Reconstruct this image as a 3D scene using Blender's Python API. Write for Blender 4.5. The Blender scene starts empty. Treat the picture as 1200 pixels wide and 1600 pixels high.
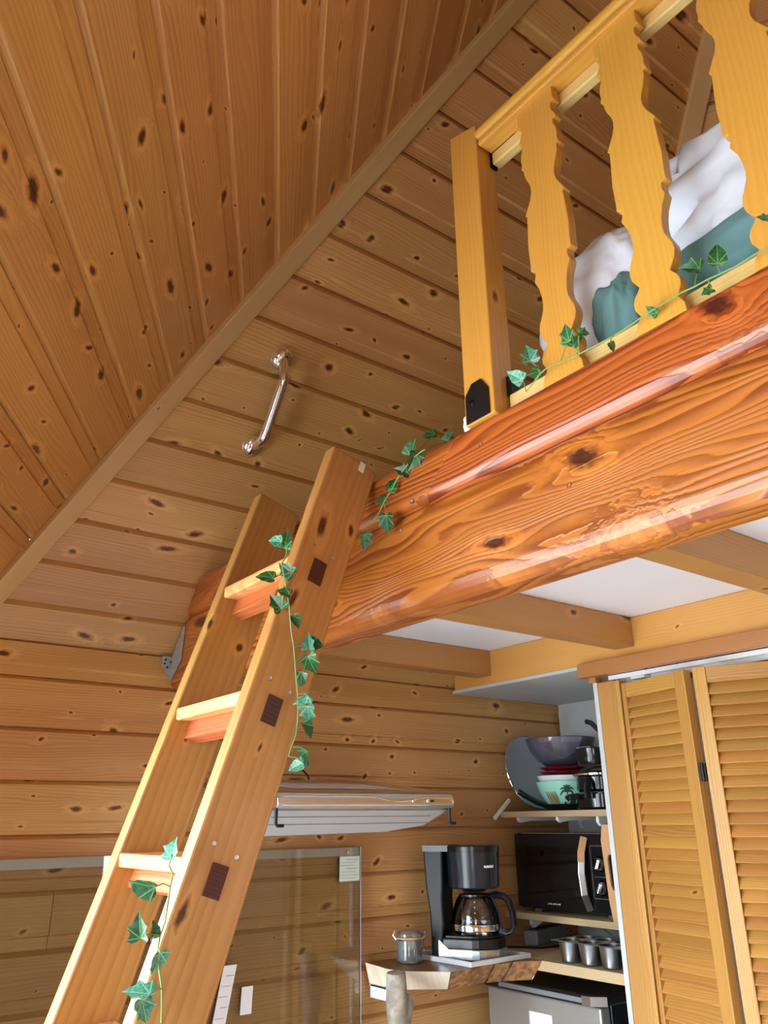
import bpy, bmesh, math, random
from mathutils import Matrix, Vector, noise
random.seed(7)
C = bpy.context.scene.collection
SC = bpy.context.scene
R = math.radians
E = 1.4                                   # eye height above the floor

# ------------------------------------------------------------ camera, world, lights, exposure
cam = bpy.data.cameras.new('camera'); co = bpy.data.objects.new('camera', cam); C.objects.link(co)
cam.sensor_width = 36; cam.lens = 1238.74 / 1600 * 36; cam.clip_start = .02; cam.clip_end = 200
_r = Vector((.79911773, -.60105464, -.01200766)); _d = Vector((.20932966, .2969219, -.93167509)); _f = Vector((.56355297, .74200452, .36309411))
co.matrix_world = Matrix(((_r.x, -_d.x, -_f.x, 0), (_r.y, -_d.y, -_f.y, 0), (_r.z, -_d.z, -_f.z, E), (0, 0, 0, 1)))
SC.camera = co
SC.view_settings.view_transform = 'Standard'; SC.view_settings.look = 'None'
SC.view_settings.gamma = 1; SC.view_settings.use_curve_mapping = False
SC.view_settings.exposure = 0.0
SC.cycles.max_bounces = 8; SC.cycles.diffuse_bounces = 5; SC.cycles.glossy_bounces = 4
SC.cycles.transmission_bounces = 8; SC.cycles.transparent_max_bounces = 8
SC.cycles.sample_clamp_indirect = 6; SC.cycles.caustics_reflective = False; SC.cycles.caustics_refractive = False

W = bpy.data.worlds.new('sky'); SC.world = W; W.use_nodes = True
wn = W.node_tree.nodes; wl = W.node_tree.links; wn.clear()
wo = wn.new('ShaderNodeOutputWorld'); wb = wn.new('ShaderNodeBackground'); wr = wn.new('ShaderNodeValToRGB')
wt = wn.new('ShaderNodeTexCoord'); ws = wn.new('ShaderNodeSeparateXYZ'); wm = wn.new('ShaderNodeMapRange')
wl.new(wt.outputs['Generated'], ws.inputs[0]); wl.new(ws.outputs['Z'], wm.inputs['Value'])
wm.inputs['From Min'].default_value = -1; wm.inputs['From Max'].default_value = 1
wl.new(wm.outputs['Result'], wr.inputs['Fac']); wl.new(wr.outputs['Color'], wb.inputs['Color']); wl.new(wb.outputs[0], wo.inputs[0])
e = wr.color_ramp.elements
e[0].position = 0.0; e[0].color = (.42, .46, .49, 1); e[1].position = 1.0; e[1].color = (.60, .78, 1.0, 1)
x = e.new(.47); x.color = (.48, .53, .55, 1); x = e.new(.53); x.color = (.80, .91, 1.0, 1)
wb.inputs['Strength'].default_value = 20

# hexagonal cabin: wall corners, clockwise from the far left corner; fold = wall top
HV = [(.336, 2.3), (2.686, 2.3), (3.861, .2648), (2.686, -1.7703), (.336, -1.7703), (-.839, .2648)]
HC = (1.511, .2648); FOLD = E + .467; PITCH = R(47); AP = 2.0352; HS = 1.175; PW = .1328
# wall index -> list of window openings (u0, u1, z0, z1) measured along the wall from corner i to corner i+1
OPEN = {4: [(1.35, 1.85, .75, 1.75)], 5: [(.15, 2.12, .05, 1.84)], 3: [(.20, .55, .7, 1.6)]}

def wall_frame(i):
    a = Vector(HV[i] + (0,)); b = Vector(HV[(i + 1) % 6] + (0,)); u = (b - a).normalized()
    return a, u, Vector((u.y, -u.x, 0))   # inward normal

def portal(i, o):
    a, u, n = wall_frame(i)
    L = bpy.data.lights.new('window_portal', 'AREA'); L.shape = 'RECTANGLE'; L.size = o[1] - o[0]; L.size_y = o[3] - o[2]
    L.cycles.is_portal = True
    ob = bpy.data.objects.new('window_portal', L); C.objects.link(ob)
    c = a + u * (o[0] + o[1]) / 2 + Vector((0, 0, (o[2] + o[3]) / 2)) - n * .10
    x = u; z = -n; y = z.cross(x)
    ob.matrix_world = Matrix(((x.x, y.x, z.x, c.x), (x.y, y.y, z.y, c.y), (x.z, y.z, z.z, c.z), (0, 0, 0, 1)))
for i, ol in OPEN.items():
    for o in ol: portal(i, o)

# ------------------------------------------------------------ node helpers and materials
def lin(h):
    h = h.lstrip('#'); c = [int(h[i:i + 2], 16) / 255 for i in (0, 2, 4)]
    return tuple(v / 12.92 if v <= .04045 else ((v + .055) / 1.055) ** 2.4 for v in c) + (1,)

class NT:
    def __init__(s, name):
        s.m = bpy.data.materials.new(name); s.m.use_nodes = True; s.t = s.m.node_tree; s.t.nodes.clear()
        s.out = s.t.nodes.new('ShaderNodeOutputMaterial'); s.p = s.t.nodes.new('ShaderNodeBsdfPrincipled')
        s.t.links.new(s.p.outputs[0], s.out.inputs[0])
    def n(s, t, **k):
        o = s.t.nodes.new(t)
        for a, b in k.items(): setattr(o, a, b)
        return o
    def put(s, sock, v):
        if hasattr(v, 'is_linked'): s.t.links.new(v, sock)
        else: sock.default_value = v
    def math(s, op, a, b=0.0, c=None):
        o = s.n('ShaderNodeMath', operation=op); s.put(o.inputs[0], a); s.put(o.inputs[1], b)
        if c is not None: s.put(o.inputs[2], c)
        return o.outputs[0]
    def vec(s, x=0., y=0., z=0.):
        o = s.n('ShaderNodeCombineXYZ')
        for i, v in enumerate((x, y, z)): s.put(o.inputs[i], v)
        return o.outputs[0]
    def mix(s, f, a, b, mode='MIX'):
        o = s.n('ShaderNodeMix', data_type='RGBA', blend_type=mode); s.put(o.inputs[0], f); s.put(o.inputs[6], a); s.put(o.inputs[7], b)
        return o.outputs[2]
    def noise(s, v, scale=1., detail=2., rough=.5):
        o = s.n('ShaderNodeTexNoise'); s.put(o.inputs['Vector'], v); o.inputs['Scale'].default_value = scale
        o.inputs['Detail'].default_value = detail; o.inputs['Roughness'].default_value = rough
        return o.outputs['Fac']
    def smooth(s, v, a, b, lo=0., hi=1.):
        o = s.n('ShaderNodeMapRange', interpolation_type='SMOOTHSTEP'); s.put(o.inputs[0], v)
        for i, q in enumerate((a, b, lo, hi)): s.put(o.inputs[i + 1], q)
        return o.outputs[0]
    def set(s, **k):
        for a, b in k.items(): s.put(s.p.inputs[a.replace('_', ' ')], b)

def wood(name, light, dark, knot, ring=5.0, ringk=.55, wob=.010, kcell=(.26, .115), kth=.45, kr=(.003, .010), rough=.36, bump=.12, coat=.12, fine=.25, vary=.22, ell=.7, patch=.3):
    """Softwood: growth lines along local x that flow round elliptical knots."""
    t = NT(name)
    tc = t.n('ShaderNodeTexCoord'); oi = t.n('ShaderNodeObjectInfo'); sp = t.n('ShaderNodeSeparateXYZ')
    t.put(sp.inputs[0], tc.outputs['Object']); rnd = oi.outputs['Random']
    X = t.math('ADD', sp.outputs[0], t.math('MULTIPLY', rnd, 53.7)); Z = sp.outputs[2]
    Y = t.math('ADD', t.math('ADD', sp.outputs[1], t.math('MULTIPLY', Z, .83)), t.math('MULTIPLY', rnd, 17.3))
    vo = t.n('ShaderNodeTexVoronoi', voronoi_dimensions='2D', feature='F1'); vo.inputs['Scale'].default_value = 1; vo.inputs['Randomness'].default_value = .85
    sx, sy = 1 / kcell[0], 1 / kcell[1]
    px, py = t.math('MULTIPLY', X, sx), t.math('MULTIPLY', Y, sy)
    t.put(vo.inputs['Vector'], t.vec(px, py))
    ps = t.n('ShaderNodeSeparateXYZ'); t.put(ps.inputs[0], vo.outputs['Position'])
    cs = t.n('ShaderNodeSeparateColor'); t.put(cs.inputs[0], vo.outputs['Color'])
    ex = t.math('MULTIPLY', t.math('ADD', ell * .45, t.math('MULTIPLY', cs.outputs[2], ell * .85)), 1 / sx)
    dx = t.math('MULTIPLY', t.math('SUBTRACT', px, ps.outputs[0]), ex); dy = t.math('DIVIDE', t.math('SUBTRACT', py, ps.outputs[1]), sy)
    dx = t.math('ADD', dx, t.math('MULTIPLY', dy, t.math('MULTIPLY', t.math('SUBTRACT', t.math('FRACT', t.math('MULTIPLY', cs.outputs[2], 7.3)), .5), 1.3)))
    wv = t.noise(t.vec(t.math('MULTIPLY', X, 70), t.math('MULTIPLY', Y, 110), 0.), 1., 2.)
    r2 = t.math('ADD', t.math('MULTIPLY', dx, dx), t.math('MULTIPLY', dy, dy))
    r = t.math('MULTIPLY', t.math('SQRT', r2), t.math('ADD', .45, t.math('MULTIPLY', wv, 1.1)))
    has = t.math('GREATER_THAN', cs.outputs[0], kth)
    a = t.math('MULTIPLY', has, t.math('ADD', kr[0], t.math('MULTIPLY', t.math('POWER', cs.outputs[1], 2.), kr[1] - kr[0])))
    a2 = t.math('MULTIPLY', t.math('MULTIPLY', a, a), 2.6)
    fall = t.smooth(r, .02, kcell[1] * .5, 1., 0.)
    flow = t.math('MULTIPLY', t.math('MULTIPLY', dy, t.math('DIVIDE', a2, t.math('MAXIMUM', r2, t.math('MAXIMUM', a2, 1e-6)))), fall)
    n1 = t.noise(t.vec(t.math('MULTIPLY', X, 1.1), t.math('MULTIPLY', Y, 9.0), 3.), 1., 2.)
    n2 = t.noise(t.vec(t.math('MULTIPLY', X, 5.), t.math('MULTIPLY', Y, 24.), 8.), 1., 1.)
    g = t.math('SUBTRACT', Y, flow)
    g = t.math('ADD', g, t.math('MULTIPLY', t.math('SUBTRACT', n1, .5), wob * 4)); g = t.math('ADD', g, t.math('MULTIPLY', t.math('SUBTRACT', n2, .5), wob * .35))
    ph = t.math('FRACT', t.math('MULTIPLY', g, 1000. / ring))
    rg = t.math('MULTIPLY', t.smooth(ph, .05, .80), t.smooth(ph, .86, 1., 1., 0.))        # slow darkening, sharp late-wood edge
    am = t.noise(t.vec(t.math('MULTIPLY', X, .7), t.math('MULTIPLY', Y, 30.), 21.), 1., 1.)
    rg = t.math('MULTIPLY', rg, t.smooth(am, .25, .72, .35, 1.))
    fn = t.noise(t.vec(t.math('MULTIPLY', X, 22.), t.math('MULTIPLY', Y, 900.), Z), 1., 2.)
    tone = t.noise(t.vec(t.math('MULTIPLY', X, 1.3), t.math('MULTIPLY', Y, 7.), 5.), 1., 2.)
    col = t.mix(t.math('MULTIPLY', rg, ringk), light, dark)
    col = t.mix(t.math('MULTIPLY', t.smooth(tone, .35, .75), patch), col, dark)
    col = t.mix(t.math('MULTIPLY', t.math('SUBTRACT', 1., fn), fine), col, dark)
    rel = t.math('DIVIDE', r, t.math('MAXIMUM', a, 1e-5))
    halo = t.math('MULTIPLY', t.smooth(rel, 1.3, 3.2, .55, 0.), has); col = t.mix(halo, col, tuple(min(1, v * 1.18) for v in light[:3]) + (1,))
    halo = t.math('MULTIPLY', t.smooth(rel, .9, 1.55, .8, 0.), has); col = t.mix(halo, col, dark)
    core = t.math('MULTIPLY', t.smooth(rel, .55, 1.05, .92, 0.), has)
    kc = t.mix(t.smooth(t.noise(t.vec(t.math('MULTIPLY', dx, 300), t.math('MULTIPLY', dy, 300), rnd), 1., 2.), .35, .7), knot, tuple(v * .45 for v in knot[:3]) + (1,))
    col = t.mix(core, col, kc)
    hs = t.n('ShaderNodeHueSaturation'); t.put(hs.inputs['Color'], col)
    r7 = t.math('FRACT', t.math('MULTIPLY', rnd, 7.31)); r3 = t.math('FRACT', t.math('MULTIPLY', rnd, 3.77))
    t.put(hs.inputs['Value'], t.math('ADD', 1 - vary / 2, t.math('MULTIPLY', r7, vary))); t.put(hs.inputs['Hue'], t.math('ADD', .4925, t.math('MULTIPLY', r3, .015)))
    t.set(Base_Color=hs.outputs[0], Coat_Weight=coat, Coat_Roughness=.18)
    t.put(t.p.inputs['Roughness'], t.math('ADD', rough, t.math('MULTIPLY', fn, .1)))
    bp = t.n('ShaderNodeBump'); bp.inputs['Strength'].default_value = bump; bp.inputs['Distance'].default_value = .004
    t.put(bp.inputs['Height'], t.math('SUBTRACT', t.math('ADD', rg, t.math('MULTIPLY', fn, .25)), core)); t.put(t.p.inputs['Normal'], bp.outputs[0])
    return t.m

def plain(name, col, rough=.5, metal=0., coat=0., trans=0., ior=1.45, alpha=1., noise_amt=0., nscale=40., bump=0., spec=.5):
    t = NT(name); c = lin(col) if isinstance(col, str) else col
    if noise_amt or bump:
        tc = t.n('ShaderNodeTexCoord'); f = t.noise(tc.outputs['Object'], nscale, 4.)
        t.set(Base_Color=t.mix(t.math('MULTIPLY', t.smooth(f, .36, .64), noise_amt), c, tuple(v * .45 for v in c[:3]) + (1,)))
        if bump:
            b = t.n('ShaderNodeBump'); b.inputs['Strength'].default_value = bump; b.inputs['Distance'].default_value = .003; t.put(b.inputs['Height'], f); t.put(t.p.inputs['Normal'], b.outputs[0])
    else: t.set(Base_Color=c)
    t.set(Roughness=rough, Metallic=metal, Coat_Weight=coat, Transmission_Weight=trans, IOR=ior, Alpha=alpha)
    t.p.inputs['Specular IOR Level'].default_value = spec
    return t.m

M = {}
M['ceil'] = wood('pine_ceiling', lin('#dbae6e'), lin('#ab703a'), lin('#552a16'), ring=8, kr=(.0025, .0105), kth=.45, kcell=(.125, .066), wob=.018, ringk=.5)
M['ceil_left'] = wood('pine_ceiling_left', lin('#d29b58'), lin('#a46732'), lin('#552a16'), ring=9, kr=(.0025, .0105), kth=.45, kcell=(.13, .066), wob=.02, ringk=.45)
M['wall'] = wood('pine_wall', lin('#ddae70'), lin('#ac713a'), lin('#552a16'), ring=8, kr=(.0025, .011), kth=.50, kcell=(.13, .068), wob=.018, ringk=.5)
M['trim'] = wood('pine_trim', lin('#e8c48c'), lin('#c0935a'), lin('#5a341a'), ring=5, kr=(.002, .006), kth=.5, ringk=.4)
M['beam'] = wood('douglas_beam', lin('#be6728'), lin('#6a2408'), lin('#4a1c0e'), ring=13, ringk=.95, wob=.034, kcell=(.34, .17), kth=.15, kr=(.008, .024), rough=.30, bump=.35, coat=.45, fine=.2, vary=.06, ell=.8, patch=.25)
M['beam_dark'] = wood('douglas_beam_lower', lin('#c06e2e'), lin('#752d0c'), lin('#4a1c0e'), ring=12, ringk=.92, wob=.05, kcell=(.36, .20), kth=.15, kr=(.010, .028), rough=.30, bump=.35, coat=.45, fine=.2, vary=.06, ell=.8, patch=.35)
M['stringer'] = wood('pine_stringer', lin('#c59350'), lin('#986430'), lin('#4a2614'), ring=17, ringk=.38, wob=.012, kcell=(.26, .08), kth=.55, kr=(.003, .011), vary=.05, fine=.3)
M['tread'] = wood('larch_tread', lin('#eab878'), lin('#b0642c'), lin('#5a2a14'), ring=11, ringk=.85, wob=.10, kcell=(.9, .4), kth=.8, vary=.08)
M['bar'] = wood('red_larch_bar', lin('#c9743f'), lin('#8c3c1e'), lin('#4a1c10'), ring=9, ringk=.55, wob=.012, kcell=(.9, .4), kth=.8, vary=.06)
M['tenon'] = wood('end_grain_tenon', lin('#55271f'), lin('#32130f'), lin('#2a0f0a'), ring=7, ringk=.7, wob=.01, kcell=(.9, .9), kth=.95, vary=.1, coat=0.)
M['rail'] = wood('yellow_spruce', lin('#d6a044'), lin('#b57c26'), lin('#7a4616'), ring=10, ringk=.30, wob=.02, kcell=(.40, .14), kth=.6, kr=(.003, .007), vary=.06, fine=.15, patch=.2)
M['rail_pale'] = wood('pale_spruce', lin('#e6c884'), lin('#c19a52'), lin('#7a4616'), ring=7, ringk=.3, kcell=(.5, .2), kth=.7, vary=.05)
M['joist'] = wood('pine_joist', lin('#c08c50'), lin('#97663a'), lin('#4a2410'), ring=8, ringk=.35, kr=(.004, .010), kth=.6, vary=.08, fine=.2)
M['ledger'] = wood('pale_pine_ledger', lin('#dca857'), lin('#b57f38'), lin('#6a3a18'), ring=8, ringk=.30, kr=(.003, .007), kth=.5, vary=.05)
M['header'] = wood('stained_header', lin('#b98248'), lin('#8a5628'), lin('#40200e'), ring=5, ringk=.5, kth=.7, vary=.05)
M['door'] = wood('oiled_louvre_pine', lin('#c59048'), lin('#98642c'), lin('#7a4a20'), ring=6, ringk=.55, wob=.02, kcell=(.6, .2), kth=.85, vary=.26, fine=.2)
M['slab'] = wood('slab_top', lin('#8a6138'), lin('#62401f'), lin('#3a200f'), ring=8, ringk=.4, kth=.7)
M['slab_end'] = wood('slab_sawn_end', lin('#efe6d0'), lin('#cdbd98'), lin('#7a5a38'), ring=9, ringk=.25, kth=.8, coat=0., rough=.6)
M['shelf'] = wood('oak_shelf', lin('#cbb48c'), lin('#9c835c'), lin('#6a4a2c'), ring=6, ringk=.4, kth=.8, coat=0., rough=.55)
M['board'] = wood('cutting_board', lin('#d6a878'), lin('#b27e4e'), lin('#6a4a2c'), ring=6, ringk=.3, kth=.9, coat=0., rough=.55)
M['bark'] = plain('live_edge_bark', '#b48352', .8, noise_amt=1.0, nscale=45, bump=.9)
M['log'] = plain('peeled_branch', '#b3a899', .6, noise_amt=.75, nscale=32, bump=.8)
M['white'] = plain('white_painted_panel', '#f2f7ff', .55)
M['whiteplastic'] = plain('white_plastic', '#e6e9ee', .35)
M['greypanel'] = wood('grey_whitewashed_panel', lin('#c9cbca'), lin('#a9abaa'), lin('#8a8a88'), ring=9, ringk=.3, kth=.9, coat=0., rough=.6, vary=.04)
M['black'] = plain('black_plastic', '#101114', .28, coat=.15)
M['blackmatte'] = plain('black_matte_metal', '#0d0d0f', .45)
M['blackgloss'] = plain('black_gloss', '#050608', .06, coat=.5)
M['darkbody'] = plain('dark_blue_grey_plastic', '#1b232c', .26, coat=.2)
M['chrome'] = plain('chrome', '#f4f6f8', .10, metal=1.)
M['steel'] = plain('brushed_steel', '#b9bcbe', .30, metal=1.)
M['zinc'] = plain('galvanised_steel', '#c4d0da', .38, metal=.55, noise_amt=.35, nscale=90)
M['hoodsteel'] = plain('hood_steel', '#d2cec8', .28, metal=1.)
M['filter'] = plain('grease_filter', '#c5c9ce', .42, metal=.6)
M['greyplastic'] = plain('grey_plastic', '#7c8187', .45)
M['tin'] = plain('baking_tin', '#9fa4a8', .28, metal=1.)
M['tin_in'] = plain('baking_tin_nonstick', '#23262a', .35)
M['fridge'] = plain('fridge_silver', '#a9aaa6', .38, metal=.55)
M['red'] = plain('red_ceramic', '#7a0f1c', .15, coat=.4)
M['ceramic'] = plain('white_ceramic', '#e9edf2', .15, coat=.4)
M['mint'] = plain('mint_ceramic', '#a6e8d2', .2, coat=.3)
M['leafprint'] = plain('printed_palm_green', '#2b5040', .4)
M['brownprint'] = plain('printed_palm_brown', '#8a7a5a', .4)
M['potinner'] = plain('dark_enamel', '#17181b', .16, coat=.4)
M['traygrey'] = plain('grey_tray', '#aeb8c2', .5, metal=.0)
M['duvet'] = plain('white_cotton', '#e2e9f8', .9, spec=.2)
M['teal'] = plain('teal_cotton', '#6d979b', .9, spec=.2)
M['paper'] = plain('mint_paper', '#dfeadb', .7)
M['paperwhite'] = plain('white_paper', '#eeeef0', .7)
M['ink'] = plain('pen_ink', '#7f93b4', .7)
M['wax'] = plain('tissue_white', '#eceae6', .8)
M['stem'] = plain('vine_stem', '#7d9a5a', .5)
M['coffee'] = plain('ground_coffee', '#2a160c', .8)
M['rubber'] = plain('orange_rubber', '#d29a6a', .5)
M['floor'] = wood('floor_boards', lin('#dadde0'), lin('#bcc0c4'), lin('#8a8478'), ring=6, coat=0.)

def glassmat(name, tint, rough=0., ior=1.45, dif=None, dk=0.):
    """Thin clear sheet: transparent with a Fresnel gloss."""
    t = NT(name); tr = t.n('ShaderNodeBsdfTransparent'); tr.inputs[0].default_value = tint
    gl = t.n('ShaderNodeBsdfGlossy'); gl.inputs['Roughness'].default_value = rough; gl.inputs[0].default_value = (1, 1, 1, 1)
    fr = t.n('ShaderNodeFresnel'); fr.inputs[0].default_value = ior
    mx = t.n('ShaderNodeMixShader'); t.put(mx.inputs[0], fr.outputs[0]); t.t.links.new(tr.outputs[0], mx.inputs[1]); t.t.links.new(gl.outputs[0], mx.inputs[2])
    t.t.nodes.remove(t.p); last = mx
    if dif:
        df = t.n('ShaderNodeBsdfDiffuse'); df.inputs[0].default_value = dif; last = t.n('ShaderNodeMixShader'); last.inputs[0].default_value = dk
        t.t.links.new(mx.outputs[0], last.inputs[1]); t.t.links.new(df.outputs[0], last.inputs[2])
    t.t.links.new(last.outputs[0], t.out.inputs[0]); return t.m
M['glass'] = glassmat('clear_glass', (.93, .96, .95, 1), .0, 1.5)
M['carafe'] = glassmat('carafe_glass', (.75, .78, .80, 1), .02, 1.6)
M['clearplastic'] = glassmat('clear_bluish_plastic', (.86, .86, .94, 1), .05, 1.5, (.50, .50, .66, 1), .08)
M['jarglass'] = glassmat('jar_glass', (.86, .90, .90, 1), .03, 1.55, (.75, .80, .82, 1), .12)
M['window'] = glassmat('window_glass', (.98, .98, .98, 1), 0., 1.2)

def leafmat(name, c1, c2, vein):
    t = NT(name); tc = t.n('ShaderNodeTexCoord'); sp = t.n('ShaderNodeSeparateXYZ'); t.put(sp.inputs[0], tc.outputs['Object']); oi = t.n('ShaderNodeObjectInfo')
    X = t.math('ABSOLUTE', sp.outputs[0]); Y = sp.outputs[1]; d = None
    for ang in (90, 48, 8):
        dx, dy = math.cos(R(ang)), math.sin(R(ang))
        q = t.math('ABSOLUTE', t.math('SUBTRACT', t.math('MULTIPLY', X, dy), t.math('MULTIPLY', Y, dx)))
        d = q if d is None else t.math('MINIMUM', d, q)
    v = t.smooth(d, .006, .030, 1., 0.)
    nz = t.noise(t.vec(sp.outputs[0], Y, oi.outputs['Random']), 9., 3.)
    base = t.mix(t.smooth(nz, .35, .7), c1, c2); base = t.mix(t.math('MULTIPLY', v, .7), base, vein)
    hs = t.n('ShaderNodeHueSaturation'); t.put(hs.inputs['Color'], base); t.put(hs.inputs['Value'], t.math('ADD', .75, t.math('MULTIPLY', oi.outputs['Random'], .55)))
    t.set(Base_Color=hs.outputs[0], Roughness=.32); return t.m
M['leaf'] = leafmat('ivy_leaf_green', lin('#2c6636'), lin('#1a4226'), lin('#7fb070'))
M['leafteal'] = leafmat('ivy_leaf_teal', lin('#55997c'), lin('#2f6a50'), lin('#9cccb0'))

# ------------------------------------------------------------ mesh helpers
def frame(o, x, y, z=None):
    x = Vector(x).normalized(); y = Vector(y); y = (y - x * x.dot(y)).normalized(); z = x.cross(y); o = Vector(o)
    return Matrix(((x.x, y.x, z.x, o.x), (x.y, y.y, z.y, o.y), (x.z, y.z, z.z, o.z), (0, 0, 0, 1)))
def T(x=0, y=0, z=0): return Matrix.Translation((x, y, z))

class MB:
    def __init__(s): s.v = []; s.f = []
    def add(s, vs, fs, mat=None):
        b = len(s.v); s.v += [tuple(mat @ Vector(v)) if mat is not None else tuple(v) for v in vs]; s.f += [tuple(b + i for i in f) for f in fs]; return s
    def box(s, a, b, mat=None):
        x0, y0, z0 = a; x1, y1, z1 = b
        return s.add([(x0, y0, z0), (x1, y0, z0), (x1, y1, z0), (x0, y1, z0), (x0, y0, z1), (x1, y0, z1), (x1, y1, z1), (x0, y1, z1)],
                     [(0, 3, 2, 1), (4, 5, 6, 7), (0, 1, 5, 4), (1, 2, 6, 5), (2, 3, 7, 6), (3, 0, 4, 7)], mat)
    def prism(s, pts, z0, z1, mat=None, top=None):
        n = len(pts); top = top or pts
        return s.add([(p[0], p[1], z0) for p in pts] + [(p[0], p[1], z1) for p in top],
                     [tuple(range(n - 1, -1, -1)), tuple(range(n, 2 * n))] + [(i, (i + 1) % n, n + (i + 1) % n, n + i) for i in range(n)], mat)
    def lathe(s, prof, seg=32, mat=None, a0=0., a1=2 * math.pi):
        full = abs(a1 - a0 - 2 * math.pi) < 1e-6; k = seg if full else seg + 1; vs = []; fs = []
        for r, z in prof:
            for i in range(k):
                a = a0 + (a1 - a0) * i / seg; vs.append((r * math.cos(a), r * math.sin(a), z))
        for j in range(len(prof) - 1):
            for i in range(seg):
                i2 = (i + 1) % k; fs.append((j * k + i, j * k + i2, (j + 1) * k + i2, (j + 1) * k + i))
        return s.add(vs, fs, mat)
    def tube(s, path, rad, seg=10, mat=None, cap=True):
        P = [Vector(p) for p in path]; n = len(P); rs = rad if isinstance(rad, (list, tuple)) else [rad] * n; vs = []; fs = []; up = None
        for i, p in enumerate(P):
            d = (P[min(i + 1, n - 1)] - P[max(i - 1, 0)]).normalized()
            if up is None: up = d.orthogonal().normalized()
            up = (up - d * d.dot(up)).normalized(); w = d.cross(up)
            for k in range(seg):
                a = 2 * math.pi * k / seg; vs.append(p + (up * math.cos(a) + w * math.sin(a)) * rs[i])
        for i in range(n - 1):
            for k in range(seg):
                fs.append((i * seg + k, i * seg + (k + 1) % seg, (i + 1) * seg + (k + 1) % seg, (i + 1) * seg + k))
        if cap: fs += [tuple(range(seg - 1, -1, -1)), tuple(range((n - 1) * seg, n * seg))]
        return s.add(vs, fs, mat)
    def sweep(s, path, prof, mat=None):
        """profile points (a, b) swept along a path; a along the first normal"""
        P = [Vector(p) for p in path]; n = len(P); m = len(prof); vs = []; fs = []; up = None
        for i, p in enumerate(P):
            d = (P[min(i + 1, n - 1)] - P[max(i - 1, 0)]).normalized()
            if up is None: up = d.orthogonal().normalized()
            up = (up - d * d.dot(up)).normalized(); w = d.cross(up); vs += [p + up * a + w * b for a, b in prof]
        for i in range(n - 1):
            for k in range(m): fs.append((i * m + k, i * m + (k + 1) % m, (i + 1) * m + (k + 1) % m, (i + 1) * m + k))
        fs += [tuple(range(m - 1, -1, -1)), tuple(range((n - 1) * m, n * m))]
        return s.add(vs, fs, mat)
    def mesh(s, name, mat=None, smooth=False):
        me = bpy.data.meshes.new(name); me.from_pydata(s.v, [], s.f)
        bm = bmesh.new(); bm.from_mesh(me); bmesh.ops.recalc_face_normals(bm, faces=bm.faces)
        if smooth:
            for f in bm.faces: f.smooth = True
            for ed in bm.edges:
                if len(ed.link_faces) == 2 and ed.calc_face_angle(0) > R(38): ed.smooth = False
        bm.to_mesh(me); bm.free()
        if mat: me.materials.append(M[mat] if isinstance(mat, str) else mat)
        return me

def link(name, me, parent=None, mw=None, bevel=0., seg=2):
    o = bpy.data.objects.new(name, me); C.objects.link(o); mw = mw if mw is not None else Matrix.Identity(4)
    if parent is not None: o.parent = parent; o.matrix_local = WM[parent.name].inverted() @ mw
    else: o.matrix_world = mw
    WM[o.name] = mw
    if bevel:
        b = o.modifiers.new('bevel', 'BEVEL'); b.width = bevel; b.segments = seg; b.limit_method = 'ANGLE'; b.angle_limit = R(40); b.harden_normals = False
    return o
WM = {}
def obj(name, mb, mat, parent=None, mw=None, bevel=0., smooth=False, seg=2): return link(name, mb.mesh(name, mat, smooth), parent, mw, bevel, seg)
def thing(name, label, cat, loc=(0, 0, 0), group=None, mw=None):
    o = bpy.data.objects.new(name, None); C.objects.link(o); o.empty_display_size = .05
    m = mw if mw is not None else T(*loc); o.matrix_world = m; WM[o.name] = m
    return tag(o, label, cat, group)
def tag(o, label, cat, group=None):
    o['label'] = label; o['category'] = cat
    if group: o['group'] = group
    return o
def struct(o): o['kind'] = 'structure'; return o
AX = {'x': ((1, 0, 0), (0, 1, 0)), 'y': ((0, 1, 0), (0, 0, 1)), 'z': ((0, 0, 1), (0, 1, 0)), 'xz': ((1, 0, 0), (0, 0, 1)), 'yx': ((0, 1, 0), (-1, 0, 0))}
def wbox(name, a, b, axis, mat, parent=None, bevel=.0015):
    """box given by its corners, grain along AXIS (heights relative to the eye)"""
    a = Vector(a); b = Vector(b); c = (a + b) / 2 + Vector((0, 0, E)); h = (b - a) / 2
    F = frame(c, *AX[axis]); L = F.to_3x3().inverted() @ h; L = Vector([abs(v) for v in L])
    return obj(name, MB().box(-L, L), mat, parent, F, bevel)

# ------------------------------------------------------------ the room shell
def plank_mesh(xl, xr, w=PW, clip=None):
    """one profiled board: chamfered start edge, face, step down to a lap strip. xl, xr: end positions as functions of y"""
    prof = [(0, -.018), (0, -.013), (.0105, 0), (w - .033, 0), (w - .028, -.0080), (w - .0012, -.0080), (w - .0012, -.018)]
    if clip: prof = [(min(max(y, clip[0]), clip[1]), z) for y, z in prof]
    n = len(prof); mb = MB()
    mb.add([(xl(y), y, z) for y, z in prof] + [(xr(y), y, z) for y, z in prof],
           [tuple(range(n)), tuple(range(2 * n - 1, n - 1, -1))] + [(i, n + i, n + (i + 1) % n, (i + 1) % n) for i in range(n)])
    return mb

floor_ = struct(obj('floor', MB().prism([(p[0], p[1]) for p in HV], -.05, 0), 'floor'))

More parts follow.
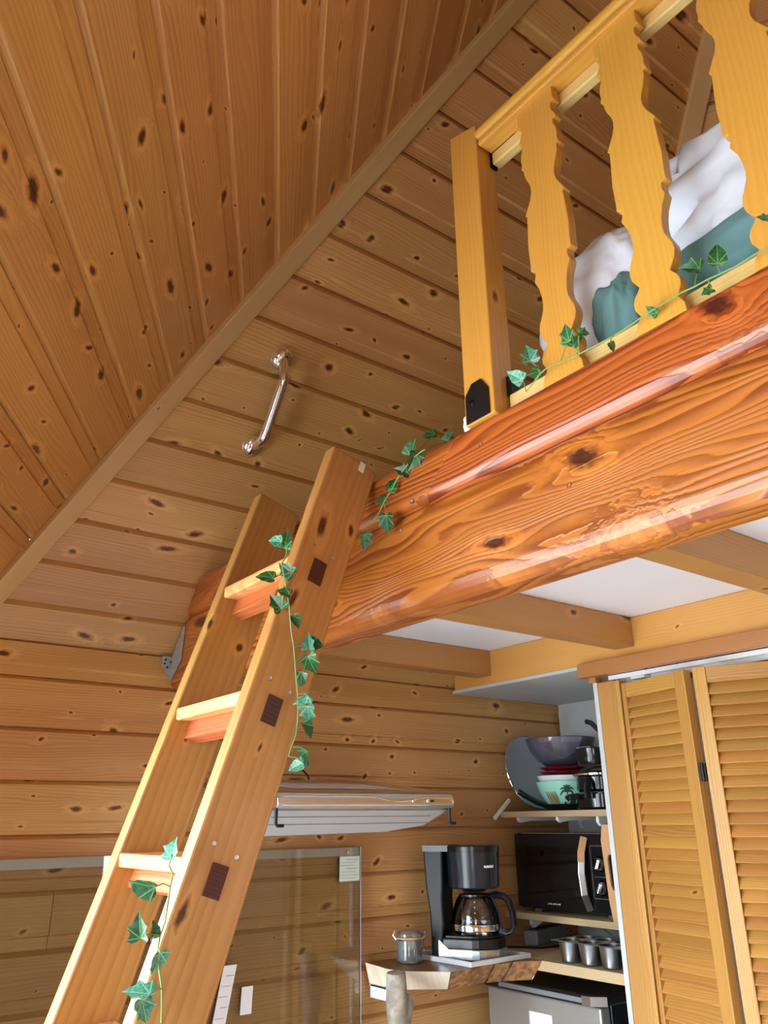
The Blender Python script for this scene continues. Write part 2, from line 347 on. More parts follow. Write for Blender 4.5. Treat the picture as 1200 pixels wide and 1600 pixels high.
WNAME = ['wall_back', 'wall_right', 'wall_front_right', 'wall_front', 'wall_front_left', 'wall_left']
CN = math.cos(PITCH); SN = math.sin(PITCH)
for i in range(6):
    a, u, n = wall_frame(i)
    # wall backing with window openings
    mb = MB(); F = frame(a, u, (0, 0, 1)); L = 2 * HS; H = FOLD + .04; t0, t1 = .0185, .12    # local z = u x up = outward?
    sgn = 1 if (F.to_3x3() @ Vector((0, 0, 1))).dot(n) < 0 else -1
    cuts = sorted(OPEN.get(i, [])); x0 = -.05; zr = sorted((sgn * t0, sgn * t1))
    for (c0, c1, z0, z1) in cuts:
        mb.box((x0, 0, zr[0]), (c0, H, zr[1])); mb.box((c0, 0, zr[0]), (c1, z0, zr[1])); mb.box((c0, z1, zr[0]), (c1, H, zr[1])); x0 = c1
    mb.box((x0, 0, zr[0]), (L + .05, H, zr[1]))
    wall = struct(obj(WNAME[i], mb, 'wall', None, F))
    # boards
    if i in (0, 1, 5) or True:
        y0 = E + .377; k = 0; tops = [FOLD]; 
        zt = FOLD; lines = [y0 - j * .1334 for j in range(0, 14)]
        bounds = [(zt, lines[0])] + [(lines[j], lines[j + 1]) for j in range(len(lines) - 1)]
        for bi, (zt, zb) in enumerate(bounds):
            if zb < 0: break
            segs = [(0.004, 2.346)]
            for (c0, c1, z0, z1) in cuts:
                if zb < z1 and zt > z0: segs = [(s0, s1) for s in segs for (s0, s1) in ((s[0], c0), (c1, s[1]))]
            if i == 0 and bi == 4: segs = [(.004, .028), (.030, 2.346)]
            if i == 0 and bi == 3: segs = [(.004, 1.05), (1.052, 2.346)]
            if i == 0 and bi == 5: segs = [(.004, .335), (.337, 2.346)]
            for s0, s1 in segs:
                w = zt - zb if bi else zt - zb
                c = a + u * (s0 + s1) / 2; h = (s1 - s0) / 2
                PF = frame((c.x, c.y, zt), tuple(-u) if True else u, (0, 0, -1))   # y runs down the wall, z into the room
                if (PF.to_3x3() @ Vector((0, 0, 1))).dot(n) < 0: PF = frame((c.x, c.y, zt), tuple(u), (0, 0, -1))
                if bi == 0:
                    me = plank_mesh(lambda y: -h, lambda y: h, w=.1334, clip=(.1334 - w, .1334)); PF = PF @ T(0, -(.1334 - w), 0)
                else: me = plank_mesh(lambda y: -h, lambda y: h, w=w)
                obj('plank', me, 'wall', wall, PF)
    # roof slope
    m = a + u * HS; up = n * CN + Vector((0, 0, SN)); SL = AP / CN
    RF = frame((m.x, m.y, FOLD), tuple(u), tuple(up)); out = RF.to_3x3() @ Vector((0, 0, 1)); inward = (n * SN - Vector((0, 0, CN)))
    sg = 1 if out.dot(inward) < 0 else -1
    z0, z1 = sorted((sg * .0185, sg * .08))
    mb = MB().prism([(-HS, 0), (HS, 0), (.001, SL), (-.001, SL)], z0, z1)
    ceil = struct(obj('ceiling', mb, 'ceil', None, RF))
    PW_ = .1262 if i == 5 else PW; s = .042 - PW_ if i == 5 else .12 - PW
    half = lambda q: max(HS - q * CN * math.tan(R(30)), .002)
    while s < SL - .02:
        lo, hi = s, min(s + PW_, SL - .01)
        flip = (i == 5)
        if not flip:          # start edge (chamfer) at the upper side, y down the slope
            PF = frame(RF @ Vector((0, s + PW_, 0)), tuple(u), tuple(-up)); pos = lambda y: s + PW_ - y
        else:
            PF = frame(RF @ Vector((0, s, 0)), tuple(u), tuple(up)); pos = lambda y: s + y
        if (PF.to_3x3() @ Vector((0, 0, 1))).dot(inward) < 0:
            PF = frame(PF.translation, tuple(-u), tuple(PF.to_3x3() @ Vector((0, 1, 0))))
        clip = None
        if s < 0: clip = (0, PW_ + s) if not flip else (-s, PW_)
        if hi < s + PW_ and not flip: clip = (s + PW_ - hi, PW_)
        if hi < s + PW_ and flip: clip = (0, hi - s)
        obj('plank', plank_mesh(lambda y: -half(pos(y)), lambda y: half(pos(y)), w=PW_, clip=clip), 'ceil_left' if i == 5 else 'ceil', ceil, PF)
        s += PW_

# window frames and panes in the walls behind and beside the camera
wi = 0
for i, ol in OPEN.items():
    a, u, n = wall_frame(i)
    for (c0, c1, z0, z1) in ol:
        wi += 1; F = frame(a, u, (0, 0, 1)); sg = 1 if (F.to_3x3() @ Vector((0, 0, 1))).dot(n) < 0 else -1
        zz = sorted((sg * .02, sg * .07)); f = MB(); b = .05
        f.box((c0, z0, zz[0]), (c1, z0 + b, zz[1])); f.box((c0, z1 - b, zz[0]), (c1, z1, zz[1])); f.box((c0, z0 + b, zz[0]), (c0 + b, z1 - b, zz[1])); f.box((c1 - b, z0 + b, zz[0]), (c1, z1 - b, zz[1]))
        cm = (c0 + c1) / 2; f.box((cm - .03, z0 + b, zz[0]), (cm + .03, z1 - b, zz[1]))
        w = struct(obj('window_%d' % wi, f, 'trim', None, F, .003))
        for q0, q1 in ((c0 + b, cm - .03), (cm + .03, c1 - b)):
            obj('pane', MB().box((q0, z0 + b, sg * .043), (q1, z1 - b, sg * .047)), 'window', w, F)

# hip trims running up the folds between two slopes
APEX = Vector((HC[0], HC[1], FOLD + AP * math.tan(PITCH)))
def hip(j, name, wdt, strips):
    p = Vector(HV[j] + (FOLD,)); d = (APEX - p); L = d.length
    nin = Vector((HC[0] - p.x, HC[1] - p.y, 0)).normalized(); side = d.normalized().cross(Vector((0, 0, 1))).normalized()
    F = frame(p, tuple(d), tuple(side)); zin = F.to_3x3() @ Vector((0, 0, 1)); s = -1 if zin.z > 0 else 1
    z = sorted((s * .010, s * .028)); w = wdt / 2
    o = struct(obj(name, MB().box((.0, -w, z[0]), (L - .01, w, z[1])), 'trim', None, F, .002))
    for x0, x1, y0, y1, zz0, zz1 in strips:
        za, zb = sorted((s * zz0, s * zz1)); obj('cover_strip', MB().add([(x0, y0, za), (x1, y0, za), (x1 + .05, y1, za), (x0, y1, za), (x0, y0, zb), (x1, y0, zb), (x1 + .05, y1, zb), (x0, y1, zb)], [(0, 3, 2, 1), (4, 5, 6, 7), (0, 1, 5, 4), (1, 2, 6, 5), (2, 3, 7, 6), (3, 0, 4, 7)]), 'trim', o, F, .001)
hip(0, 'trim_1', .056, [(.0, 1.72, -.034, -.024, .004, .022)])
hip(1, 'trim_2', .060, [])

# ------------------------------------------------------------ loft: beam, joists, ledger, panels
zf = .467
def roofY(z): return 2.3 - (z - zf) / math.tan(PITCH) if z > zf else 2.3
beam = thing('loft_beam', 'big varnished reddish timber beam carrying the loft edge and the railing', 'beam', (.96, 1., E + .5))
NEAR = -1.3
def beam_part(name, prof, y_of, mat, y1f=None):
    """profile (x, z) swept along Y; far end cut by the roof slope or by a given line"""
    n = len(prof); mb = MB(); c = Vector((.95, .3, E + .5)); F = frame(c, (0, 1, 0), (0, 0, 1))
    inv = F.inverted(); near = [inv @ Vector((x, (y1f(z) if y1f else NEAR), z + E)) for x, z in prof]; far = [inv @ Vector((x, y_of(z), z + E)) for x, z in prof]
    mb.add([tuple(v) for v in near + far], [tuple(range(n)), tuple(range(2 * n - 1, n - 1, -1))] + [(i, n + i, n + (i + 1) % n, (i + 1) % n) for i in range(n)])
    return obj(name, mb, mat, beam, F, .0006, seg=1)
up_prof = [(.985, .675), (.926, .675), (.922, .673), (.920, .668), (.920, .598), (.9215, .590), (.926, .582), (.931, .577), (.939, .574), (.985, .574)]
lo_prof = [(.985, .5735), (.940, .5735), (.935, .566), (.930, .54), (.930, .402), (.932, .392), (.937, .383), (.945, .375), (.955, .3705), (.998, .3685), (.998, .45), (.985, .4505)]
sl = lambda z: 1.098 - (z - .563) * (1.098 - .983) / (.675 - .563)
beam_part('upper_timber', up_prof, lambda z: sl(z) - .0003, 'beam')
beam_part('upper_timber', up_prof, lambda z: roofY(z) - .004, 'beam', lambda z: sl(z) + .0003)
beam_part('lower_timber', lo_prof, lambda z: roofY(z) - .006 if z > .5 else 2.294, 'beam_dark')
for (y, z) in ((.92, .63), (1.12, .585), (.74, .49), (1.17, .54)):
    obj('screw', MB().lathe([(0, .002), (.004, .002), (.0045, 0)], 10, frame((0, 0, 0), (0, 1, 0), (0, 0, 1))), 'steel', beam, T(.9185 if z > .57 else .9285, y, E + z))

hg = thing('joist_hanger', 'small galvanised steel hanger plate on the plank wall behind the ladder', 'bracket', (.93, 2.28, E + .43))
obj('wall_plate', MB().add([(.898, 2.286, E + .468), (.955, 2.286, E + .468), (.950, 2.286, E + .395), (.930, 2.286, E + .404), (.898, 2.286, E + .440), (.898, 2.289, E + .468), (.955, 2.289, E + .468), (.950, 2.289, E + .395), (.930, 2.289, E + .404), (.898, 2.289, E + .440)],
    [(0, 1, 2, 3, 4), (9, 8, 7, 6, 5)] + [(k, (k + 1) % 5, 5 + (k + 1) % 5, 5 + k) for k in range(5)]), 'zinc', hg)
obj('side_strap', MB().add([(.926, 2.285, E + .468), (.926, 2.285, E + .395), (.926, 2.215, E + .45), (.926, 2.205, E + .545), (.926, 2.215, E + .55), (.928, 2.285, E + .468), (.928, 2.285, E + .395), (.928, 2.215, E + .45), (.928, 2.205, E + .545), (.928, 2.215, E + .55)],
    [(0, 1, 2, 3, 4), (9, 8, 7, 6, 5)] + [(k, (k + 1) % 5, 5 + (k + 1) % 5, 5 + k) for k in range(5)]), 'zinc', hg)
for (x, z) in ((.908, .458), (.925, .452), (.915, .436), (.935, .425), (.906, .446)):
    obj('hole', MB().lathe([(0, .0006), (.0035, .0006), (.0035, 0)], 8, frame((0, 0, 0), (1, 0, 0), (0, 0, 1))), 'blackmatte', hg, T(x, 2.2855, E + z))

jlab = ['pine ceiling joist farthest back, close to the plank wall behind the ladder', 'pine ceiling joist with a round knot, between the two white ceiling panels', 'pine ceiling joist at the right above the bifold doors']
for k, (y0, y1) in enumerate(((2.07, 2.14), (1.45, 1.52), (.83, .90))):
    tag(wbox('ceiling_joist', (.9985, y0, .485), (2.049, y1, .574), 'xz', 'joist', None, .002), jlab[k], 'joist', 'loft joists')
tag(wbox('ledger_board', (2.05, -1.2, .458), (2.09, 2.27, .5745), 'y', 'ledger', None, .002), 'pale pine ledger board carrying the joist ends over the kitchen niche', 'ledger board')
pn = struct(wbox('ceiling', (.986, -1.2, .5755), (2.56, 2.165, .60), 'y', 'white', None, 0))
dl = thing('ceiling_spotlight', 'small round recessed ceiling spotlight half hidden behind the big beam', 'ceiling light', (1.19, 1.63, E + .575))
obj('bezel', MB().lathe([(.020, -.001), (.030, -.004), (.034, 0), (.034, .0)], 24), 'blackmatte', dl, T(1.235, 1.735, E + .5755))
obj('lens', MB().lathe([(0, -.002), (.020, -.002)], 24), 'whiteplastic', dl, T(1.235, 1.735, E + .5755))

# ------------------------------------------------------------ railing
rl = thing('loft_railing', 'yellow wooden loft railing with scalloped flat balusters on the big beam', 'railing', (.94, .5, E + .675))
post = MB(); F = frame((.940, .9115, E + 1.01), (0, 0, 1), (0, 1, 0))
# square post with a slanted top
x0, x1, y0, y1 = .9135, .9665, .873, .950; zb = .6755
P8 = [Vector(q) for q in ((x0, y0, zb), (x1, y0, zb), (x1, y1, zb), (x0, y1, zb), (x0, y0, 1.350), (x1, y0, 1.350), (x1, y1, 1.376), (x0, y1, 1.376))]
Fi = F.inverted(); post.add([tuple(Fi @ (p + Vector((0, 0, E)))) for p in P8], [(0, 3, 2, 1), (4, 5, 6, 7), (0, 1, 5, 4), (1, 2, 6, 5), (2, 3, 7, 6), (3, 0, 4, 7)])
obj('post', post, 'rail', rl, F, .003)
RN = -1.2
def railbar(name, xa, xb, za, zb, ya, mat, bev=.003): return wbox(name, (xa, RN, za), (xb, ya, zb), 'y', mat, rl, bev)
railbar('handrail', .902, .975, 1.302, 1.322, .870, 'rail', .008)
railbar('under_rail', .912, .962, 1.288, 1.3015, .868, 'rail', .004)
railbar('back_rail', .950, .972, 1.258, 1.2875, .866, 'rail_pale')
railbar('bottom_rail', .9455, .972, .683, .716, .866, 'rail_pale')
bal = [(1.2875, .046), (1.264, .0465), (1.256, .0485), (1.2535, .0405), (1.243, .0385), (1.232, .041), (1.222, .0465), (1.214, .0485), (1.2115, .0410), (1.200, .0410), (1.188, .0455), (1.176, .0475), (1.163, .0465), (1.153, .0485), (1.150, .0430),
       (1.138, .0430), (1.122, .0385), (1.108, .0325), (1.096, .0300), (1.084, .0305), (1.070, .0350), (1.056, .0425), (1.043, .0495), (1.0395, .0455), (1.016, .0470), (.970, .0500), (.935, .0485), (.918, .0490), (.9145, .0400), (.906, .0385), (.898, .0405),
       (.892, .0430), (.885, .0400), (.872, .0340), (.855, .0300), (.838, .0285), (.824, .0300), (.811, .0355), (.800, .0405), (.787, .0425), (.774, .0395), (.764, .0330), (.757, .0285), (.751, .0325), (.743, .0395), (.733, .0430), (.722, .0420), (.713, .0370), (.707, .0335), (.701, .0380), (.693, .0430), (.677, .0450)]
for cy in (.725, .537, .349, .161, -.027, -.215, -.403):
    Fb = frame((.935, cy, E + .98), (0, 0, 1), (0, 1, 0))
    pts = [(z - .98, w * .96) for z, w in bal] + [(z - .98, -w * .93) for z, w in reversed(bal)]
    obj('baluster', MB().prism(pts, -.0095, .0095), 'rail', rl, Fb, .001)
obj('foot_bracket', MB().prism([(-.030, 0), (.030, 0), (.030, .058), (.012, .078), (-.012, .078), (-.030, .052)], -.0015, .0015, frame((0, 0, 0), (0, 1, 0), (0, 0, 1))), 'blackmatte', rl, T(.9115, .9135, E + .677), .0005)
obj('bolt', MB().lathe([(0, .004), (.004, .004), (.006, 0)], 10, frame((0, 0, 0), (0, 0, 1), (0, 1, 0))), 'blackgloss', rl, T(.9095, .926, E + .715))
obj('top_bracket', MB().box((.950, .8685, 1.255), (.968, .8725, 1.302)).box((.950, .80, 1.2865), (.968, .8725, 1.2885)), 'blackmatte', rl, T(0, 0, E))
obj('inner_bracket', MB().box((.9475, .860, .717), (.968, .8725, .757)), 'blackmatte', rl, T(0, 0, E))
sp = MB(); sph = bmesh.new(); bmesh.ops.create_icosphere(sph, subdivisions=3, radius=1)
for v in sph.verts: v.co *= 1 + .35 * noise.noise(v.co * 2.3)
me = bpy.data.meshes.new('paper_scrap'); sph.to_mesh(me); sph.free(); me.materials.append(M['wax'])
tag(link('paper_scrap', me, None, T(.940, .966, E + .697) @ Matrix.Diagonal((.011, .012, .022, 1))), 'crumpled white tissue scrap beside the foot of the railing post', 'tissue')

# ------------------------------------------------------------ loft bedding
def cloth_blob(name, c, r, mat, amp, fr, seed, parent=None, flat=-.62, pw=.75):
    bm = bmesh.new(); bmesh.ops.create_icosphere(bm, subdivisions=5, radius=1)
    for v in bm.verts:
        d = v.co.copy(); q = Vector([math.copysign(abs(k) ** pw, k) for k in d])
        f = noise.noise(Vector((d.x * fr[0], d.y * fr[1], d.z * fr[2])) + Vector((seed, 0, 0)))
        f2 = noise.noise(Vector((d.x * fr[0], d.y * fr[1], d.z * fr[2])) * 2.3 + Vector((0, seed, 0)))
        q *= 1 + amp * (-abs(f) * 1.6 + .4) + amp * .4 * (-abs(f2) * 1.5 + .3)
        if q.z < flat: q.z = flat
        v.co = Vector((q.x * r[0], q.y * r[1], q.z * r[2]))
    for f in bm.faces: f.smooth = True
    me = bpy.data.meshes.new(name); bm.to_mesh(me); bm.free(); me.materials.append(M[mat])
    return link(name, me, parent, T(c[0], c[1], c[2] + E))
mat_ = thing('mattress', 'loft mattress in a teal fitted sheet behind the railing', 'mattress', (1.5, .3, E + .61))
mm = MB().box((-.50, -.62, -.075), (.50, .38, .065)); obj('mattress_body', mm, 'teal', mat_, T(1.505, .15, E + .6755), .035, seg=4)
dv = thing('duvet', 'crumpled white duvet heaped behind the scalloped balusters', 'duvet', (1.2, .4, E + .70))
cloth_blob('cover', (1.24, .33, .925), (.225, .40, .19), 'duvet', .30, (1.8, 2.2, 3.4), 4.2, dv)
cloth_blob('cover_fold', (1.09, .72, .835), (.10, .135, .165), 'duvet', .18, (2.0, 2.6, 1.4), 9.1, dv)
cloth_blob('lining', (1.055, .41, .800), (.060, .20, .070), 'teal', .10, (2., 2., 2.), 5.5, dv)['label'] = 'teal underside of the duvet'
cloth_blob('lining', (1.035, .658, .785), (.062, .050, .088), 'teal', .16, (1.6, 1.6, 1.2), 12.7, dv)['label'] = 'teal lining turned out of the duvet'

# ------------------------------------------------------------ ladder
th = R(71.776); U = Vector((math.cos(th), 0, math.sin(th))); Wd = Vector((math.sin(th), 0, -math.cos(th)))
C1 = Vector((.813, 1.237, .726)); SW = .1137; BOT = -(.726 + E) / math.sin(th)
lad = thing('loft_ladder', 'steep open wooden ladder leaning on the big beam, with ivy hung on it', 'ladder', (.3, 1.41, 0))
def stringer(y0, y1):
    F = frame(C1 + Vector((0, (y0 + y1) / 2 - C1.y, E)), tuple(U), tuple(Wd)); h = (y1 - y0) / 2
    w = SW; topb = (Vector((.92, 0, .6895)) - Vector((C1.x, 0, C1.z))).dot(U); cut = 1 / math.tan(th)
    bf = (-(C1.z + E)) / U.z
    pts = [(bf, 0), (0, 0), (topb, w), (bf + w * cut, w)]
    return obj('stringer', MB().prism(pts, -h, h), 'stringer', lad, F, .004)
stringer(1.237, 1.272); stringer(1.548, 1.584)
for k in range(7):
    s = -.2585 - .2785 * k; zt = C1.z + s * U.z
    if zt + E < .1: break
    xf = C1.x + s * U.x
    wbox('tread', (xf + .001, 1.272, zt - .024), (xf + .112, 1.548, zt), 'y', 'tread', lad, .004)
    F = frame(C1 + U * (s - .024) + Wd * .0535 + Vector((0, 1.4125 - C1.y, E)), (0, 1, 0), tuple(U))
    obj('support_bar', MB().box((-.1405, -.024, -.015), (.1405, .024, .015)), 'bar', lad, F, .0015)
    F2 = frame(C1 + U * (s - .0195) + Wd * .0535 + Vector((0, -.0005, E)), tuple(Wd), tuple(U))
    obj('tenon', MB().box((-.0148, -.0245, -.003), (.0148, .0245, .002)), 'tenon', lad, F2 @ T(0, 0, 0), .0006)
    for (ds, w) in ((.030, .030), (.022, .075)):
        pz = C1 + U * (s + ds) + Wd * w + Vector((0, -.0008, E)); obj('screw', MB().lathe([(0, 0), (.0034, 0), (.0040, .0006)], 10), 'steel', lad, frame(pz, (1, 0, 0), (0, 0, 1)))
tp = C1 + U * (-.010) + Wd * .076 + Vector((0, -.0006, E)); obj('tape', MB().box((-.007, -.0115, 0), (.007, .0115, .0005), frame(tp, tuple(Wd), tuple(U))), 'slab_end', lad)

# ------------------------------------------------------------ grab bar on the sloping boards
gb = thing('grab_bar', 'chrome grab bar screwed to the sloping ceiling above the ladder', 'grab bar', (.91, 1.73, E + 1.08))
rn = Vector((0, -SN, -CN)); A1 = Vector((.904, 1.641, E + 1.174)); A2 = Vector((.919, 1.815, E + .987))
for q in (A1, A2):
    o_ = obj('flange', MB().lathe([(0, .024), (.018, .023), (.028, .016), (.0335, .006), (.0335, .0)], 28, frame((0, 0, 0), (1, 0, 0), tuple(rn.cross(Vector((1, 0, 0)))))), 'chrome', gb, T(*q), smooth=True)
    for a in (0.6, 2.7, 4.8):
        ex = Vector((1, 0, 0)); ey = rn.cross(ex); pz = q + (ex * math.cos(a) + ey * math.sin(a)) * .0245 + rn * .0180
        obj('screw', MB().lathe([(0, .002), (.003, .002), (.0036, 0)], 8, frame((0, 0, 0), (1, 0, 0), tuple(ey))), 'steel', o_, T(*pz))
pa = []
for i in range(25):
    t = i / 24; lift = .012 + .046 * min(1, math.sin(min(t, 1 - t) * math.pi / 2 / .22) if min(t, 1 - t) < .22 else 1)
    pa.append(A1.lerp(A2, t) + rn * lift)
obj('bar', MB().tube(pa, .0140, 16), 'chrome', gb, smooth=True)

# ------------------------------------------------------------ kitchen: hood, glass splashback, papers
hd = thing('range_hood', 'slim stainless range hood on the plank wall behind the ladder', 'range hood', (1.37, 2.1, E + .03))
hx0, hx1 = 1.065, 1.668
prof = [(2.284, .125), (1.90, .078), (1.873, .070), (1.860, .058), (1.858, .044), (1.866, .034), (1.885, .0295), (2.284, .0290)]
n = len(prof); mb = MB(); inset = lambda y: .020 * max(0, (1.89 - y) / .032)
mb.add([(hx0, y, z) for y, z in prof] + [(hx1 - inset(y) * .5, y, z) for y, z in prof], [tuple(range(n)), tuple(range(2 * n - 1, n - 1, -1))] + [(i, n + i, n + (i + 1) % n, (i + 1) % n) for i in range(n)])
obj('body', mb, 'hoodsteel', hd, T(0, 0, E), .003)
fo = [(1.06, .0285), (1.652, .0285), (1.640, .016), (1.605, -.004), (1.588, -.013), (1.46, -.029), (1.06, -.033)]
ft = MB(); fy = lambda z: 1.888 + (.0285 - z) * .75; n = len(fo)
ft.add([(x, fy(z), z) for x, z in fo] + [(x, 2.2, z) for x, z in fo], [tuple(range(n)), tuple(range(2 * n - 1, n - 1, -1))] + [(k, n + k, n + (k + 1) % n, (k + 1) % n) for k in range(n)])
obj('filter_panel', ft, 'filter', hd, T(0, 0, E), .002)
for z_ in (.012, -.006):
    obj('filter_seam', MB().box((1.07, fy(z_) - .0012, z_ - .0008), (1.60, fy(z_) + .004, z_ + .0008)), 'greyplastic', hd, T(0, 0, E))
obj('chrome_strip', MB().tube([(1.08, 1.8565, .062), (1.36, 1.8565, .0625), (1.40, 1.855, .055), (1.44, 1.855, .049), (1.48, 1.855, .051), (1.53, 1.8555, .061), (1.64, 1.8575, .061), (1.655, 1.858, .050), (1.645, 1.858, .041), (1.08, 1.8585, .040)], .0022, 8), 'chrome', hd, T(0, 0, E), smooth=True)
for x_ in (1.498, 1.552): obj('control_button', MB().lathe([(0, .008), (.005, .008), (.006, .006), (.006, 0)], 14, frame((0, 0, 0), (1, 0, 0), (0, 0, 1))), 'chrome', hd, T(x_, 1.8575, E + .052), smooth=True)
obj('slider_slot', MB().box((1.558, 1.8565, .0495), (1.578, 1.860, .0545)), 'blackmatte', hd, T(0, 0, E))
for x_ in (1.068, 1.648): obj('hook', MB().tube([(x_, 1.872, .032), (x_, 1.872, -.002), (x_ + .004, 1.872, -.008), (x_ + .022, 1.872, -.0085)], .0045, 8), 'blackmatte', hd, T(0, 0, E))
obj('clear_visor', MB().box((1.59, 1.880, -.008), (1.665, 1.884, -.006)), 'glass', hd, T(0, 0, E))
for k in range(6):
    x_ = 1.15 + k * .066; y_ = 2.03; zt = lambda y: .078 + (y - 1.90) / .384 * .047 + .0012
    obj('label_strip', MB().add([(x_, 1.95, zt(1.95)), (x_ + .058, 1.95, zt(1.95)), (x_ + .040, 2.13, zt(2.13)), (x_ - .018, 2.13, zt(2.13))], [(0, 1, 2, 3)]), 'whiteplastic', hd, T(0, 0, E))
tag(obj('hood_cable', MB().tube([(1.41, 2.27, .126), (1.405, 2.272, .14), (1.39, 2.278, .155), (1.385, 2.28, .18)], .003, 6), 'blackmatte', None, T(0, 0, E)), 'thin dark cable rising from the top of the range hood', 'cable')

gp = thing('glass_splashback', 'clear glass splashback sheet mounted on the plank wall below the hood', 'glass panel', (1.07, 2.28, E - .4))
obj('sheet', MB().box((.50, 2.277, -.62), (1.615, 2.283, -.078)), 'glass', gp, T(0, 0, E))
obj('edge', MB().box((1.615, 2.277, -.62), (1.6175, 2.283, -.078)), 'whiteplastic', gp, T(0, 0, E))
obj('top_strip', MB().box((.50, 2.2840, -.103), (1.615, 2.2865, -.078)), 'whiteplastic', gp, T(0, 0, E))
obj('screw', MB().lathe([(0, .003), (.0035, .003), (.004, 0)], 10, frame((0, 0, 0), (1, 0, 0), (0, 0, 1))), 'chrome', gp, T(1.565, 2.276, E - .092))
def note(name, x0, x1, z0, z1, mat, label, skew, lines, cat='note'):
    n = thing(name, label, cat, ((x0 + x1) / 2, 2.276, E + (z0 + z1) / 2))
    s = MB(); seg = 6
    vs = []; fs = []
    for i in range(seg + 1):
        for j in range(2):
            vs.append(((x0, x1)[j] + skew * (1 - i / seg), 2.2762 - .003 * (1 - i / seg) ** 2, z0 + (z1 - z0) * i / seg))
    fs = [(2 * i, 2 * i + 1, 2 * i + 3, 2 * i + 2) for i in range(seg)]
    vs2 = [(v[0], v[1] - .0004, v[2]) for v in vs]; s.add(vs, fs); s.add(vs2, fs); obj('sheet', s, mat, n, T(0, 0, E))
    if lines:
        w = MB()
        for k in range(lines):
            zz = z1 - (k + 1) * (z1 - z0) / (lines + 1); t = 1 - (zz - z0) / (z1 - z0); yy = 2.2756 - .003 * t ** 2
            xa = x0 + .08 * (x1 - x0) + (.25 * (x1 - x0) if k in (0, 3) else 0); xb = x1 - (.08 + .25 * ((k * 37 % 5) / 5)) * (x1 - x0)
            w.tube([(xa + (xb - xa) * i / 24 + skew * t, yy, zz + .0016 * math.sin(i * 2.1 + k) * (.4 + .6 * ((i * 7 + k) % 3) / 2)) for i in range(25)], .0005, 4)
        obj('handwriting', w, 'ink', n, T(0, 0, E))['kind'] = 'stuff'
note('handwritten_note', 1.535, 1.612, -.176, -.104, 'paper', 'pale green handwritten note taped to the top corner of the glass splashback', -.003, 7)
note('paper_label', 1.150, 1.190, -.52, -.37, 'paperwhite', 'long curled white paper slip on the glass splashback right behind the ladder', -.03, 5)
note('paper_label', 1.209, 1.244, -.495, -.428, 'paperwhite', 'short white paper slip stuck low on the glass, right of the longer slip', -.004, 0)

# ------------------------------------------------------------ corner counter
ct = thing('corner_counter', 'live edge wooden slab counter on a branch leg in the kitchen corner', 'counter', (1.85, 2.15, E - .41))
zt = -.41; th_ = .058
top = [(1.639, 2.285), (1.628, 2.20), (1.620, 2.149), (1.632, 2.084), (1.685, 2.030), (1.728, 1.985), (1.80, 1.985), (1.86, 1.993), (1.92, 1.995), (1.985, 1.985), (2.05, 1.96), (2.0735, 1.945), (2.0735, 2.285)]
bot = [(1.655, 2.285), (1.655, 2.215), (1.662, 2.185), (1.675, 2.135), (1.735, 2.085), (1.775, 2.055), (1.82, 2.05), (1.87, 2.055), (1.92, 2.05), (1.985, 2.035), (2.05, 2.01), (2.0735, 1.995), (2.0735, 2.285)]
mb = MB(); n = len(top)
mb.add([(x, y, zt) for x, y in top] + [(x, y, zt - th_) for x, y in bot], [tuple(range(n)), tuple(range(2 * n - 1, n - 1, -1))])
so = obj('slab_top', mb, 'slab', ct, T(0, 0, E))
e1 = MB(); e2 = MB()
for i in range(n):
    j = (i + 1) % n
    q = [(top[i][0], top[i][1], zt), (top[j][0], top[j][1], zt), (bot[j][0], bot[j][1], zt - th_), (bot[i][0], bot[i][1], zt - th_)]
    (e2 if 5 <= i <= 10 else e1).add(q, [(0, 1, 2, 3)])
obj('sawn_edge', e1, 'slab_end', ct, T(0, 0, E))
bm = bmesh.new(); me = e2.mesh('bark_edge', 'bark'); bm.from_mesh(me); bmesh.ops.remove_doubles(bm, verts=bm.verts, dist=1e-4); bmesh.ops.subdivide_edges(bm, edges=bm.edges, cuts=5, use_grid_fill=True)
for v in bm.verts:
    f = noise.noise(v.co * 30) * .006 + noise.noise(v.co * 70) * .003 + max(0, .016 - (v.co - Vector((1.82, 2.02, zt - .035))).length * .4); v.co.y -= f; v.co.x -= f * .3
    v.co.z = min(v.co.z, zt)
for f in bm.faces: f.smooth = True
bm.to_mesh(me); bm.free(); link('bark_edge', me, ct, T(0, 0, E))
lg = []
for i in range(14):
    t = i / 13; lg.append((1.575 + .010 * math.sin(t * 5) + .012 * t, 2.045 + .006 * math.sin(t * 9), -.402 - t * (E - .402)))
obj('branch_leg', MB().tube(lg, [.0275 + .004 * math.sin(i * 1.7) for i in range(14)], 14), 'log', ct, T(0, 0, E), .002, smooth=True)
obj('branch_fork', MB().tube([(1.592, 2.048, -.62), (1.606, 2.050, -.54), (1.622, 2.052, -.49), (1.634, 2.054, -.468)], [.018, .018, .016, .013], 10), 'log', ct, T(0, 0, E), smooth=True)
obj('bracket', MB().box((1.655, 2.20, -.505), (1.667, 2.281, -.469)).box((1.655, 2.20, -.475), (1.72, 2.285, -.469)), 'whiteplastic', ct, T(0, 0, E), .001)

